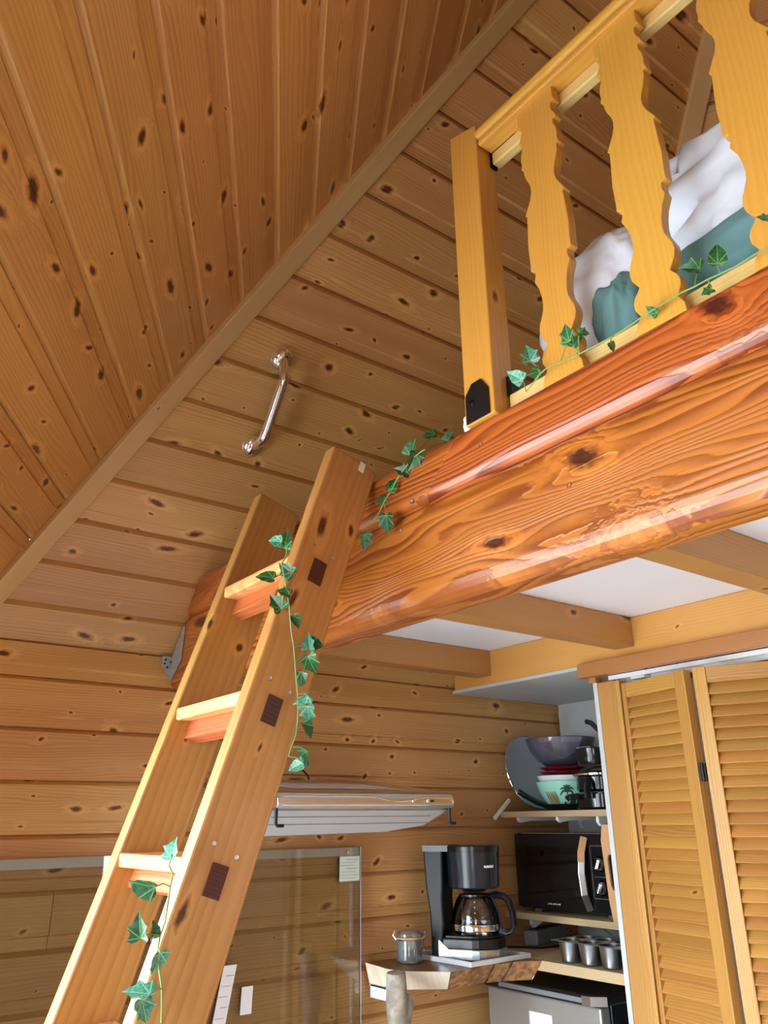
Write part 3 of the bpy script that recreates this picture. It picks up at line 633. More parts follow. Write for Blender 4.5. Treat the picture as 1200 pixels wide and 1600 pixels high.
# clip jar
jr = thing('clip_jar', 'small clip top glass jar on the left end of the slab counter', 'jar', (1.740, 2.190, E - .41))
JM = T(1.740, 2.190, E - .4095)
obj('glass_body', MB().lathe([(.0, .001), (.034, .001), (.039, .006), (.0395, .060), (.037, .066), (.0355, .060), (.0350, .008), (0, .006)], 32), 'jarglass', jr, JM, smooth=True)
obj('contents', MB().lathe([(0, .0085), (.034, .0085), (.0345, .030), (0, .034)], 28), 'coffee', jr, JM, smooth=True)
obj('seal_ring', MB().lathe([(.037, .067), (.043, .067), (.043, .0715), (.037, .0715), (.037, .067)], 32), 'rubber', jr, JM, smooth=True)
ld = obj('lid', MB().lathe([(0, .088), (.030, .088), (.041, .082), (.0425, .073), (.036, .0725), (0, .075)], 32), 'jarglass', jr, JM, smooth=True)
obj('wire_clasp', MB().tube([(.0405 * math.cos(a), .0405 * math.sin(a), .064) for a in [i * 2 * math.pi / 28 for i in range(29)]], .0013, 6).tube([(.041, -.010, .064), (.050, -.008, .074), (.048, -.005, .086), (.044, 0, .050), (.046, .008, .030)], .0014, 6).tube([(-.041, -.008, .064), (-.050, -.004, .076), (-.044, 0, .088)], .0014, 6), 'chrome', jr, JM @ Matrix.Rotation(R(-35), 4, 'Z'), smooth=True)

# tray under the coffee maker
ty = thing('serving_tray', 'white rimmed tray with a black inside under the coffee maker', 'tray', (1.93, 2.12, E - .41))
ang = R(2.5); TF = T(1.815, 1.990, E - .4095) @ Matrix.Rotation(ang, 4, 'Z')
obj('base', MB().prism([(.012, .012), (.256, .012), (.256, .266), (.012, .266)], 0, .003), 'blackgloss', ty, TF)
rm = MB()
for a_, b_ in (((0, 0), (.268, .012)), ((0, .266), (.268, .278)), ((0, .012), (.012, .266)), ((.256, .012), (.268, .266))): rm.box((a_[0], a_[1], 0), (b_[0], b_[1], .014))
obj('rim', rm, 'whiteplastic', ty, TF, .002)

# coffee maker (front towards +x in its own frame)
CF = T(1.947, 2.113, E - .4060) @ Matrix.Rotation(R(-60), 4, 'Z')
cm = thing('coffee_maker', 'black drip coffee maker standing on the white rimmed tray', 'coffee maker', mw=CF)
def pill(x0, x1, hw, r, seg=12):
    """plan outline: straight back at x0, round front at x1"""
    pts = [(x0, -hw), (x1 - r, -hw)]
    for i in range(1, seg): a = -math.pi / 2 + math.pi * i / seg; pts.append((x1 - r + r * math.cos(a), hw * math.sin(a)))
    return pts + [(x1 - r, hw), (x0, hw)]
obj('base', MB().prism(pill(-.080, .100, .085, .083), .030, .060).prism(pill(-.075, .090, .075, .074), .058, .068), 'black', cm, CF, .004)
obj('silver_trim', MB().prism(pill(-.080, .102, .0865, .085), .0, .031).prism([(-.095, -.0865), (-.020, -.0865), (-.020, -.080), (-.095, -.080)], .0, .056, top=[(-.095, -.0865), (-.088, -.0865), (-.088, -.080), (-.095, -.080)]).prism([(-.095, .0865), (-.020, .0865), (-.020, .080), (-.095, .080)], .0, .056, top=[(-.095, .0865), (-.088, .0865), (-.088, .080), (-.095, .080)]), 'steel', cm, CF, .004)
col_s = [(-.128, 0), (-.092, 0), (-.084, .10), (-.086, .17), (-.083, .20), (-.081, .328), (-.150, .328), (-.142, .20), (-.130, .12)]
obj('water_tank', MB().prism(col_s, -.055, .055, frame((0, 0, 0), (1, 0, 0), (0, 0, 1))), 'blackmatte', cm, CF, .006)
obj('filter_head', MB().lathe([(0, .200), (.078, .200), (.082, .204), (.086, .309), (0, .309)], 48, T(.006, 0, 0)), 'darkbody', cm, CF, smooth=True)
obj('lid', MB().lathe([(0, .3095), (.0885, .3095), (.0885, .325), (.085, .3285), (0, .3285)], 48, T(.006, 0, 0)).box((-.15, -.056, .3095), (-.05, .056, .3285)), 'black', cm, CF, smooth=True)
obj('drip_spout', MB().lathe([(0, .1895), (.036, .1895), (.044, .1995), (0, .1995)], 32, T(.006, 0, 0)), 'black', cm, CF, .003)
lgm = MB()
for k in range(7): lgm.box((.0, -.0022, 0), (.0035, .0022, .0075 - .002 * (k % 2)), Matrix.Rotation(R(-48 + k * 3.6), 4, 'Z') @ T(.0815, 0, .262) @ Matrix.Rotation(R(0), 4, 'Z'))
obj('logo', lgm, 'whiteplastic', cm, CF @ T(.008, 0, 0))
KF = CF @ T(.008, 0, .0685)
kr = thing('coffee_carafe', 'glass coffee carafe with a black handle on the coffee maker hot plate', 'carafe', mw=KF)
obj('glass_body', MB().lathe([(0, .001), (.069, .001), (.078, .010), (.080, .030), (.076, .060), (.063, .095), (.054, .108), (.051, .112)], 40), 'carafe', kr, KF, smooth=True)
obj('metal_band', MB().lathe([(.0785, .010), (.0805, .011), (.0815, .028), (.0805, .0295), (.0785, .029)], 40), 'chrome', kr, KF, smooth=True)
obj('lid', MB().lathe([(0, .1165), (.040, .1165), (.053, .1135), (.0535, .106), (.0505, .106)], 32), 'black', kr, KF, smooth=True)
HP = [(.048, 0, .106), (.075, 0, .113), (.100, 0, .109), (.118, 0, .095), (.128, 0, .060), (.130, 0, .030), (.122, 0, .012), (.104, 0, .006), (.080, 0, .012)]
hk = Matrix.Rotation(R(-8), 4, 'Z')
obj('handle', MB().sweep(HP, [(.008, .009), (-.008, .009), (-.008, -.009), (.008, -.009)]), 'black', kr, KF @ hk, .003)
obj('handle_strap', MB().sweep([(.0535, 0, .112), (.067, 0, .09), (.079, 0, .06), (.0845, 0, .03), (.0850, 0, .012)], [(.003, .008), (-.003, .008), (-.003, -.008), (.003, -.008)]), 'black', kr, KF @ hk, .001)
mk = MB()
for k in range(5): mk.lathe([(0, .0008), (.0016, .0008), (.0018, 0)], 8, Matrix.Rotation(R(-75), 4, 'Z') @ T((.0690, .0745, .0775, .0795, .0805)[4 - k] - .0020, 0, .095 - k * .0155) @ Matrix.Rotation(R(90), 4, 'Y'))
obj('level_marks', mk, 'whiteplastic', kr, KF)

# ------------------------------------------------------------ kitchen niche
nb = struct(obj('wall_niche_back', MB().box((2.645, 1.60, -E), (2.66, 2.286, .457)), 'greypanel', None, T(0, 0, E)))
struct(obj('ceiling_niche', MB().box((2.053, 1.60, .4465), (2.66, 2.286, .4575)), 'greypanel', None, T(0, 0, E)))
struct(obj('wall_niche_side', MB().box((2.047, 1.603, -E), (2.645, 1.619, .446)), 'greypanel', None, T(0, 0, E)))

def shelf(z0, z1, xf, label, braces):
    s = thing('niche_shelf', label, 'shelf', (2.45, 1.95, E + z0), 'kitchen niche shelves')
    wbox('board', (xf, 1.620, z0), (2.644, 2.286, z1), 'y', 'shelf', s, .001)
    for (y, x0, dz) in braces:
        obj('bracket', MB().add([(x0, yy, z0) for yy in ()], []).prism([(x0, z0 - .0003), (2.640, z0 - .0003), (2.640, z0 - .042), (2.632, z0 - .042), (2.622, z0 - .012), (x0 + .06, z0 - .012), (x0 + .012, z0 - dz), (x0, z0 - dz * .6)], -.006, .006, frame((0, y, 0), (1, 0, 0), (0, 0, 1))), 'whiteplastic', s, T(0, 0, E))
    return s
s1 = shelf(.006, .027, 2.265, 'upper niche shelf holding bowls and pans above the microwave', [(2.21, 2.28, .018), (2.02, 2.28, .018), (1.86, 2.30, .03)])
obj('wall_bracket', MB().box((-.055, -.005, -.006), (.055, .005, .006), frame((2.268, 2.277, .036), (.80, 0, .62), (0, 1, 0))), 'whiteplastic', s1, T(0, 0, E), .001)
s2 = shelf(-.328, -.307, 2.262, 'middle niche shelf carrying the black microwave', [(2.20, 2.30, .03)])
s3 = thing('niche_shelf', 'lowest niche shelf board, level with the slab counter and holding the baking tin', 'shelf', (2.3, 1.8, E - .43), 'kitchen niche shelves')
wbox('board', (2.0755, 1.620, -.440), (2.644, 2.285, -.411), 'y', 'shelf', s3, .001)

# microwave
mw_ = thing('microwave', 'black microwave oven with two round dials on the middle niche shelf', 'microwave', (2.46, 2.03, E - .307))
mx, my0, my1, mz0, mz1 = 2.305, 1.800, 2.262, -.297, -.049
obj('body', MB().box((mx + .012, my0, mz0), (2.605, my1, mz1)), 'darkbody', mw_, T(0, 0, E), .006)
obj('top_edge', MB().box((mx + .010, my0 + .01, mz1 - .001), (mx + .05, my1 - .03, mz1 + .0015)), 'steel', mw_, T(0, 0, E))
obj('door', MB().box((mx, 1.925, mz0 + .006), (mx + .0115, my1 - .002, mz1 - .004)), 'black', mw_, T(0, 0, E), .003)
obj('window', MB().box((mx - .0012, 1.955, mz0 + .045), (mx, my1 - .055, mz1 - .045)), 'blackgloss', mw_, T(0, 0, E))
obj('control_panel', MB().box((mx, my0 + .002, mz0 + .006), (mx + .0115, 1.922, mz1 - .004)), 'black', mw_, T(0, 0, E), .003)
hdl = obj('handle', MB().sweep([(mx - .006, 1.926, mz1 - .012), (mx - .026, 1.926, mz1 - .060), (mx - .034, 1.926, -.17), (mx - .028, 1.926, mz0 + .060), (mx - .006, 1.926, mz0 + .012)], [(.005, .011), (-.005, .011), (-.005, -.011), (.005, -.011)]), 'steel', mw_, T(0, 0, E), .002)
obj('handle_cap', MB().sweep([(mx - .005, 1.926, mz1 - .011), (mx - .0265, 1.926, mz1 - .058), (mx - .0305, 1.926, mz1 - .088)], [(.0065, .0118), (-.0065, .0118), (-.0065, -.0118), (.0065, -.0118)]), 'board', hdl, T(0, 0, E), .002)
obj('panel_line', MB().box((mx - .001, 1.815, -.088), (mx, 1.910, -.085)).box((mx - .001, 1.815, -.249), (mx, 1.910, -.246)).box((mx - .001, 1.907, -.249), (mx, 1.910, -.085)).box((mx - .001, 1.83, -.183), (mx, 1.90, -.181)), 'steel', mw_, T(0, 0, E))
for z_ in (-.142, -.215):
    kb = obj('dial', MB().lathe([(0, .016), (.016, .016), (.019, .013), (.021, .0), (.024, 0.)], 28, frame((0, 0, 0), (0, 0, 1), (0, 1, 0))), 'chrome', mw_, T(mx, 1.872, E + z_), smooth=True)
    obj('grip', MB().box((-.022, -.003, -.016), (-.016, .003, .016), Matrix.Rotation(R(25), 4, 'X')), 'chrome', kb, T(mx, 1.872, E + z_), .001)
lgm = MB()
for k in range(9): lgm.box((mx - .0008, 2.060 + k * .0066, -.278 + .001 * (k % 2)), (mx - .0001, 2.0645 + k * .0066, -.2725 - .0012 * (k % 3)))
obj('logo', lgm, 'whiteplastic', mw_, T(0, 0, E))
for y_ in (my0 + .06, my1 - .08): obj('foot', MB().box((mx + .02, y_ - .015, -.3066), (mx + .05, y_ + .015, -.297)), 'steel', mw_, T(0, 0, E))

cb = thing('cutting_board', 'thin wooden cutting board with a slot handle standing beside the microwave', 'cutting board', (2.22, 1.74, E - .30))
cbF = frame((2.268, 1.742, E - .3065), (0, 1, 0), (-.06, 0, 1.0))
o1 = [(-.068, 0), (.066, 0), (.072, .06), (.0725, .24), (.060, .288), (-.068, .288)]
def holed(outer, hole, z0, z1):
    mb = MB(); n = len(outer); m = len(hole)
    bm = bmesh.new(); ov = [bm.verts.new((x, y, z0)) for x, y in outer]; hv = [bm.verts.new((x, y, z0)) for x, y in hole]
    es = [bm.edges.new((ov[i], ov[(i + 1) % n])) for i in range(n)] + [bm.edges.new((hv[i], hv[(i + 1) % m])) for i in range(m)]
    bmesh.ops.triangle_fill(bm, use_beauty=True, edges=es)
    r = bmesh.ops.extrude_face_region(bm, geom=bm.faces[:]); bmesh.ops.translate(bm, verts=[v for v in r['geom'] if isinstance(v, bmesh.types.BMVert)], vec=(0, 0, z1 - z0))
    bmesh.ops.recalc_face_normals(bm, faces=bm.faces); return bm
bm = holed(o1, [(.030, .100), (.038, .090), (.050, .092), (.056, .105), (.056, .185), (.050, .196), (.038, .198), (.030, .188)], -.005, .005)
me = bpy.data.meshes.new('board'); bm.to_mesh(me); bm.free(); me.materials.append(M['board']); link('board', me, cb, cbF, .0015)

# socket strip and its cable, baking tin
skf = frame((2.28, 2.155, E - .411), (.93, .30, 0), (-.30, .93, 0))
sk = thing('socket_strip', 'grey plastic socket strip behind the baking tin', 'power strip', mw=skf)
obj('housing', MB().box((0, 0, 0), (.25, .052, .048)), 'greyplastic', sk, skf, .005)
for k in range(3): obj('socket', MB().lathe([(0, -.004), (.016, -.004), (.018, .0015), (.020, .0015)], 18), 'blackmatte', sk, skf @ T(.035 + k * .05, .026, .0478), smooth=True)
obj('red_switch', MB().box((.185, .018, .048), (.205, .034, .052)), 'red', sk, skf, .001)['label'] = 'red rocker switch'
tag(obj('power_cord', MB().tube([(2.094, 2.255, -.4035), (2.12, 2.25, -.4072), (2.17, 2.23, -.4072), (2.22, 2.17, -.4072), (2.255, 2.115, -.4072), (2.33, 2.10, -.4072), (2.42, 2.11, -.4072)], .0034, 8), 'blackmatte', None, T(0, 0, E), smooth=True), 'black power cord running from the coffee maker across the slab counter', 'cord')
tag(obj('white_cable', MB().tube([(2.50, 2.20, -.36), (2.53, 2.17, -.345), (2.56, 2.12, -.36), (2.58, 2.07, -.395), (2.58, 2.0, -.4065)], .004, 8), 'greyplastic', None, T(0, 0, E), smooth=True), 'looped pale cable at the back of the niche beside the socket strip', 'cable')
bt = thing('baking_tin', 'metal muffin tin with a dark inside on the lowest niche shelf', 'baking tin', (2.2, 1.77, E - .41))
tx0, ty1 = 2.085, 1.915; n_r, n_c = 2, 4; pit = .078
bm = MB()
for r_ in range(n_r):
    for c_ in range(n_c):
        cx = tx0 + .040 + r_ * pit; cy = ty1 - .042 - c_ * pit
        cup = obj('cup', MB().lathe([(0, .0), (.025, .0), (.029, .003), (.035, .058), (.036, .060)], 24), 'tin', bt, T(cx, cy, E - .4105), smooth=True)
        obj('cup_lining', MB().lathe([(0, .002), (.0235, .002), (.034, .059)], 24), 'tin_in', cup, T(cx, cy, E - .4105), smooth=True)
bm = bmesh.new(); ol = [(tx0, ty1), (tx0 + 2 * pit + .004, ty1), (tx0 + 2 * pit + .004, ty1 - 4 * pit - .006), (tx0, ty1 - 4 * pit - .006)]
es = []; ov = [bm.verts.new((x, y, 0)) for x, y in ol]; es += [bm.edges.new((ov[i], ov[(i + 1) % 4])) for i in range(4)]
for r_ in range(n_r):
    for c_ in range(n_c):
        hv = [bm.verts.new((tx0 + .040 + r_ * pit + .035 * math.cos(a), ty1 - .042 - c_ * pit + .035 * math.sin(a), 0)) for a in [i * 2 * math.pi / 20 for i in range(20)]]
        es += [bm.edges.new((hv[i], hv[(i + 1) % 20])) for i in range(20)]
bmesh.ops.triangle_fill(bm, use_beauty=True, edges=es); r = bmesh.ops.extrude_face_region(bm, geom=bm.faces[:]); bmesh.ops.translate(bm, verts=[v for v in r['geom'] if isinstance(v, bmesh.types.BMVert)], vec=(0, 0, .0025)); bmesh.ops.recalc_face_normals(bm, faces=bm.faces)
me = bpy.data.meshes.new('rim_plate'); bm.to_mesh(me); bm.free(); me.materials.append(M['tin']); link('rim_plate', me, bt, T(0, 0, E - .4105 + .0585))

# fridge
fr = thing('mini_fridge', 'silver mini fridge with a black top below the niche shelves', 'fridge', (2.36, 2.0, 0))
obj('body', MB().box((2.165, 1.770, .02), (2.62, 2.246, E - .505)), 'black', fr, bevel=.006)
obj('door', MB().box((2.118, 1.772, .05), (2.160, 2.246, E - .520)), 'fridge', fr, bevel=.006)
tp_ = [(2.106, 1.800), (2.106, 2.249), (2.625, 2.249), (2.625, 1.764), (2.140, 1.764)]
obj('top_cover', MB().prism(tp_, E - .5185, E - .488), 'black', fr, bevel=.006)
obj('door_handle_recess', MB().box((2.1045, 1.83, E - .512), (2.110, 2.18, E - .498)), 'greyplastic', fr, bevel=.001)
obj('corner_cap', MB().prism([(2.1045, 1.797), (2.1045, 1.830), (2.112, 1.830), (2.112, 1.806), (2.140, 1.776), (2.140, 1.7625)], E - .517, E - .492), 'steel', fr)
obj('label_sticker', MB().box((2.1165, 1.965, E - .62), (2.118, 2.060, E - .566)), 'paperwhite', fr)

# ------------------------------------------------------------ things on the upper shelf
zs = .0278
def on(x, y, z=zs): return T(x, y, E + z)
pt = thing('round_tray', 'big round grey metal tray leaning on the wall at the left of the upper shelf', 'tray', (2.40, 2.24, E + zs))
pF = frame((2.405, 2.242, E + .1695), (1, 0, 0), (0, .22, .975))
obj('disc', MB().lathe([(0, .0), (.128, .0), (.138, .006)], 48), 'traygrey', pt, pF, smooth=True)
obj('rim', MB().tube([(.139 * math.cos(a), .139 * math.sin(a), .006) for a in [i * 2 * math.pi / 48 for i in range(49)]], .0028, 8), 'chrome', pt, pF, smooth=True)
fp = thing('frying_pan', 'flat black frying pan under the mint bowl, its handle pointing left', 'frying pan', (2.45, 2.10, E + zs))
obj('pan', MB().lathe([(0, .0), (.072, .0), (.083, .022), (.085, .022), (.074, .0025), (0, .0025)], 40), 'potinner', fp, on(2.43, 2.103), smooth=True)
obj('handle', MB().sweep([(2.353, 2.130, zs + .018), (2.325, 2.150, zs + .030), (2.290, 2.172, zs + .052), (2.268, 2.187, zs + .068)], [(.009, .007), (0, .010), (-.009, .007), (-.009, -.007), (0, -.010), (.009, -.007)]), 'black', fp, T(0, 0, E), .002, smooth=True)
B1 = on(2.43, 2.105, zs + .004)
mbw = thing('mint_bowl', 'mint green bowl with palm tree print on the upper shelf', 'bowl', mw=B1)
obj('bowl', MB().lathe([(0, .0), (.058, .0), (.068, .012), (.092, .062), (.104, .096), (.102, .097), (.088, .062), (.062, .014), (0, .008)], 44), 'mint', mbw, B1, smooth=True)
# palm print: thin flat fronds and a trunk set on the bowl's outside
def on_bowl(a, z, r_off=.0008):
    r = .068 + (.092 - .068) * (z - .012) / .05 if z < .062 else .092 + .012 * (z - .062) / .034
    return Vector(((r + r_off) * math.cos(a), (r + r_off) * math.sin(a), z))
def stroke(mb, p0, p1, w):
    k = 6; vs = []; fs = []
    for i in range(k + 1):
        t = i / k; a = p0[0] + (p1[0] - p0[0]) * t; z = p0[1] + (p1[1] - p0[1]) * t + .006 * math.sin(t * math.pi); hw = w * math.sin(math.pi * min(1, .15 + t * .85)) + .0004
        vs += [on_bowl(a - hw * 4, z + hw), on_bowl(a + hw * 4, z - hw)]
    fs = [(2 * i, 2 * i + 1, 2 * i + 3, 2 * i + 2) for i in range(k)]; mb.add(vs, fs)
def curve(mb, pts, w):
    """tapering printed stroke through (angle, height) points"""
    k = 10; vs = []; n = len(pts) - 1
    def at(t):
        q = min(int(t * n), n - 1); f = t * n - q; return [pts[q][m] * (1 - f) + pts[q + 1][m] * f for m in (0, 1)]
    for i in range(k + 1):
        t = i / k; a, z = at(t); a2, z2 = at(min(1, t + .05)); a1, z1 = at(max(0, t - .05)); da, dz = (a2 - a1) * .09, z2 - z1; L = math.hypot(da, dz) or 1
        hw = w * (.35 + .65 * math.sin(math.pi * min(1, .12 + t * .88))); na, nz = -dz / L * hw / .09, da / L * hw
        vs += [on_bowl(a + na, max(.013, min(.094, z + nz))), on_bowl(a - na, max(.013, min(.094, z - nz)))]
    mb.add(vs, [(2 * i, 2 * i + 1, 2 * i + 3, 2 * i + 2) for i in range(k)])
pr = MB(); A0 = math.atan2(-2.1, -2.43) + .10
for da, dz in ((-.30, -.012), (-.26, .010), (-.13, .022), (.0, .026), (.13, .022), (.26, .010), (.30, -.012)):
    curve(pr, [(A0, .060), (A0 + da * .55, .060 + dz * .5 + .008), (A0 + da, .060 + dz - .002)], .0034)
curve(pr, [(A0, .062), (A0 + .03, .040), (A0 + .02, .014)], .0026)
for da, z0, z1 in ((.34, .016, .044), (.42, .030, .050), (.50, .015, .036), (.58, .024, .052), (.66, .016, .046), (.74, .028, .040), (-.12, .014, .026), (.14, .014, .028), (.22, .016, .034)):
    curve(pr, [(A0 + da, z0), (A0 + da + .05, z1)], .0055)
obj('palm_print', pr, 'leafprint', mbw, B1)
pr = MB()
for da in (-.40, -.50, -.60, -.72, -.84): curve(pr, [(A0 + da, .018), (A0 + da - .04, .040), (A0 + da - .10, .062)], .0046)
obj('foliage_print', pr, 'brownprint', mbw, B1)
B2 = on(2.43, 2.105, zs + .0175)
tag(obj('white_bowl', MB().lathe([(0, .002), (.036, .002), (.070, .048), (.088, .082), (.0985, .104), (.0965, .1045), (.085, .082), (.048, .010), (0, .008)], 44), 'ceramic', None, B2, smooth=True), 'white bowl nested inside the mint bowl on the upper shelf', 'bowl')
for k, (zz, lab) in enumerate(((.1240, 'lower dark red plate lying on the white bowl'), (.1400, 'upper dark red plate right under the clear plastic bowl'))):
    tag(obj('red_plate', MB().lathe([(0, .0), (.060, .0), (.086, .010), (.088, .0125), (.060, .004), (0, .004)], 44), 'red', None, on(2.43, 2.105, zs + zz), smooth=True), lab, 'plate', 'red plates')
tag(obj('clear_bowl', MB().lathe([(0, .0), (.060, .0), (.090, .020), (.118, .058), (.131, .098), (.134, .100), (.129, .098), (.116, .060), (.088, .024), (.059, .004), (0, .004)], 48), 'clearplastic', None, on(2.43, 2.105, zs + .156), smooth=True), 'big clear bluish plastic bowl on top of the red plates', 'bowl')
def pot(name, label, x, y, z, r, h, mats, handle, lid):
    t = thing(name, label, 'pot', (x, y, E + z)); K = T(x, y, E + z)
    obj('body', MB().lathe([(0, 0), (r * .92, 0), (r, .008), (r, h), (r + .003, h + .002), (r - .002, h + .002), (r - .003, .006), (0, .004)], 40), mats, t, K, smooth=True)
    obj('rim', MB().lathe([(r + .002, h), (r + .005, h + .002), (r + .002, h + .005), (r - .002, h + .003)], 40), 'chrome', t, K, smooth=True)
    if handle:
        obj('handle', MB().sweep(handle, [(.010, .006), (0, .009), (-.010, .006), (-.010, -.006), (0, -.009), (.010, -.006)]), 'black', t, K, .002, smooth=True)
    return t, K
pot('black_pot', 'lower black cooking pot right of the mint bowl', 2.395, 1.905, zs, .092, .050, 'potinner', [(-.085, .050, .045), (-.108, .066, .040), (-.122, .040, .040), (-.098, .022, .045)], 0)
pot('black_pan', 'second black pan stacked in the lower pot', 2.40, 1.905, zs + .0585, .088, .048, 'potinner', [(-.085, -.02, .040), (-.110, -.03, .030), (-.126, -.034, .004), (-.128, -.036, -.022)], 0)
gl = thing('glass_cover', 'domed glass pot lid lying on the stacked pans', 'lid', (2.40, 1.905, E + zs + .11))
KL = on(2.40, 1.905, zs + .1135)
obj('dome', MB().lathe([(0, .034), (.04, .030), (.075, .018), (.100, .003)], 40), 'carafe', gl, KL, smooth=True)
obj('steel_rim', MB().lathe([(.099, .0), (.103, .0), (.103, .005), (.099, .006), (.099, .0)], 40), 'chrome', gl, KL, smooth=True)
ts, KS = pot('saucepan', 'small dark saucepan on top of the glass lid, handle up', 2.360, 1.895, zs + .150, .062, .052, 'potinner', [(-.02, -.056, .046), (-.028, -.072, .075), (-.036, -.066, .105), (-.046, -.040, .135), (-.050, -.020, .142)], 0)

# ------------------------------------------------------------ closet: header, track, casing, louvred bifold doors
hdr = thing('door_header', 'stained wooden header strip over the louvred bifold doors', 'header', (2.04, .5, E + .43))
wbox('board', (2.020, -1.2, .413), (2.0495, 1.655, .4575), 'y', 'header', hdr, .003)
wbox('lower_lip', (2.040, 1.602, .396), (2.075, 1.628, .4128), 'y', 'header', hdr, .001)
tk = thing('door_track', 'white metal sliding track under the wooden header', 'track', (2.065, .5, E + .40))
obj('rail', MB().box((2.057, -1.2, .399), (2.062, 1.565, .412)).box((2.0945, -1.2, .390), (2.0995, 1.565, .412)).box((2.062, -1.2, .4085), (2.0945, 1.565, .412)), 'whiteplastic', tk, T(0, 0, E))
obj('pivot_pin', MB().tube([(2.070, 1.512, .372), (2.070, 1.512, .408)], .004, 10), 'chrome', tk, T(0, 0, E))
obj('slider', MB().box((2.064, 1.44, .392), (2.092, 1.49, .402)), 'whiteplastic', tk, T(0, 0, E), .002)
cs = thing('door_casing', 'vertical pine casing board between the kitchen niche and the louvred doors', 'casing', (2.06, 1.57, 0))
wbox('board', (2.048, 1.538, -E), (2.068, 1.6025, .395), 'z', 'door', cs, .002)
wbox('moulding', (2.046, 1.520, -E), (2.064, 1.5375, .393), 'z', 'door', cs, .003)
wbox('liner', (2.069, 1.545, -E), (2.16, 1.6025, .39), 'z', 'header', cs, .001)
tag(wbox('closet_back', (2.66, -1.2, -E), (2.68, 1.60, .45), 'z', 'wall', None, 0), 'dark closet interior back panel behind the louvred doors', 'panel')
def leaf_door(name, label, p0, p1, zt, zb, lst, rst, trail):
    """louvred door leaf from p0 to p1 (plan points, hinge order), front towards the room"""
    t = thing(name, label, 'door', (p0[0], p0[1], 0), 'louvred bifold doors')
    a = Vector((p0[0], p0[1], E)); b = Vector((p1[0], p1[1], E)); u = (b - a).normalized(); L = (b - a).length; n = Vector((u.y, -u.x, 0))
    if n.x > 0: n = -n
    th2 = .027
    def vb(nm, u0, u1, z0, z1, axis, mat='door', d0=0., d1=None, bev=.002):
        d1 = th2 if d1 is None else d1; c = a + u * (u0 + u1) / 2 - n * (d0 + d1) / 2 + Vector((0, 0, (z0 + z1) / 2))
        if axis == 'z': F = frame(c, (0, 0, 1), tuple(u)); h = ((z1 - z0) / 2, (u1 - u0) / 2, (d1 - d0) / 2)
        else: F = frame(c, tuple(u), (0, 0, 1)); h = ((u1 - u0) / 2, (z1 - z0) / 2, (d1 - d0) / 2)
        return obj(nm, MB().box([-k for k in h], h), mat, t, F, bev)
    vb('stile', 0, lst, zb, zt, 'z'); vb('stile', L - rst, L, zb, zt, 'z')
    vb('top_rail', lst + .0005, L - rst - .0005, zt - .044, zt - .001, 'u', d0=.001, d1=.025); vb('bottom_rail', lst + .0005, L - rst - .0005, zb + .001, zb + .12, 'u', d0=.001, d1=.025)
    z = zt - .044; pitch = .0296; w = .037; tilt = R(33)
    me = MB().box((-(L - lst - rst) / 2 + .0005, -w / 2, -.003), ((L - lst - rst) / 2 - .0005, w / 2, .003)).mesh('slat', 'door')
    c0 = a + u * (lst + (L - rst - lst) / 2) - n * .013
    for k in range(200):
        zc = z - pitch * (k + .5)
        if zc < zb + .13: break
        F = frame(c0 + Vector((0, 0, zc)), tuple(u), tuple(Vector((0, 0, -1)) * math.cos(tilt) + n * math.sin(tilt)))
        link('slat', me, t, F, .0012)
    return t, u, n
t1, u1, n1 = leaf_door('louvred_door', 'left leaf of the louvred bifold doors, next to the casing board', (2.043, 1.512), (1.990, 1.262), .381, -E + .02, .016, .040, 0)
t2, u2, n2 = leaf_door('louvred_door', 'right leaf of the louvred bifold doors, cut by the picture edge', (1.980, 1.2285), (2.1, .955), .381, -E + .02, .034, .034, 0)
for z_ in (.110, -.80): obj('hinge', MB().box((1.986, 1.236, z_ - .022), (1.996, 1.256, z_ + .022)).tube([(1.984, 1.244, z_ - .024), (1.984, 1.244, z_ + .024)], .004, 8), 'blackmatte', t1, T(0, 0, E))

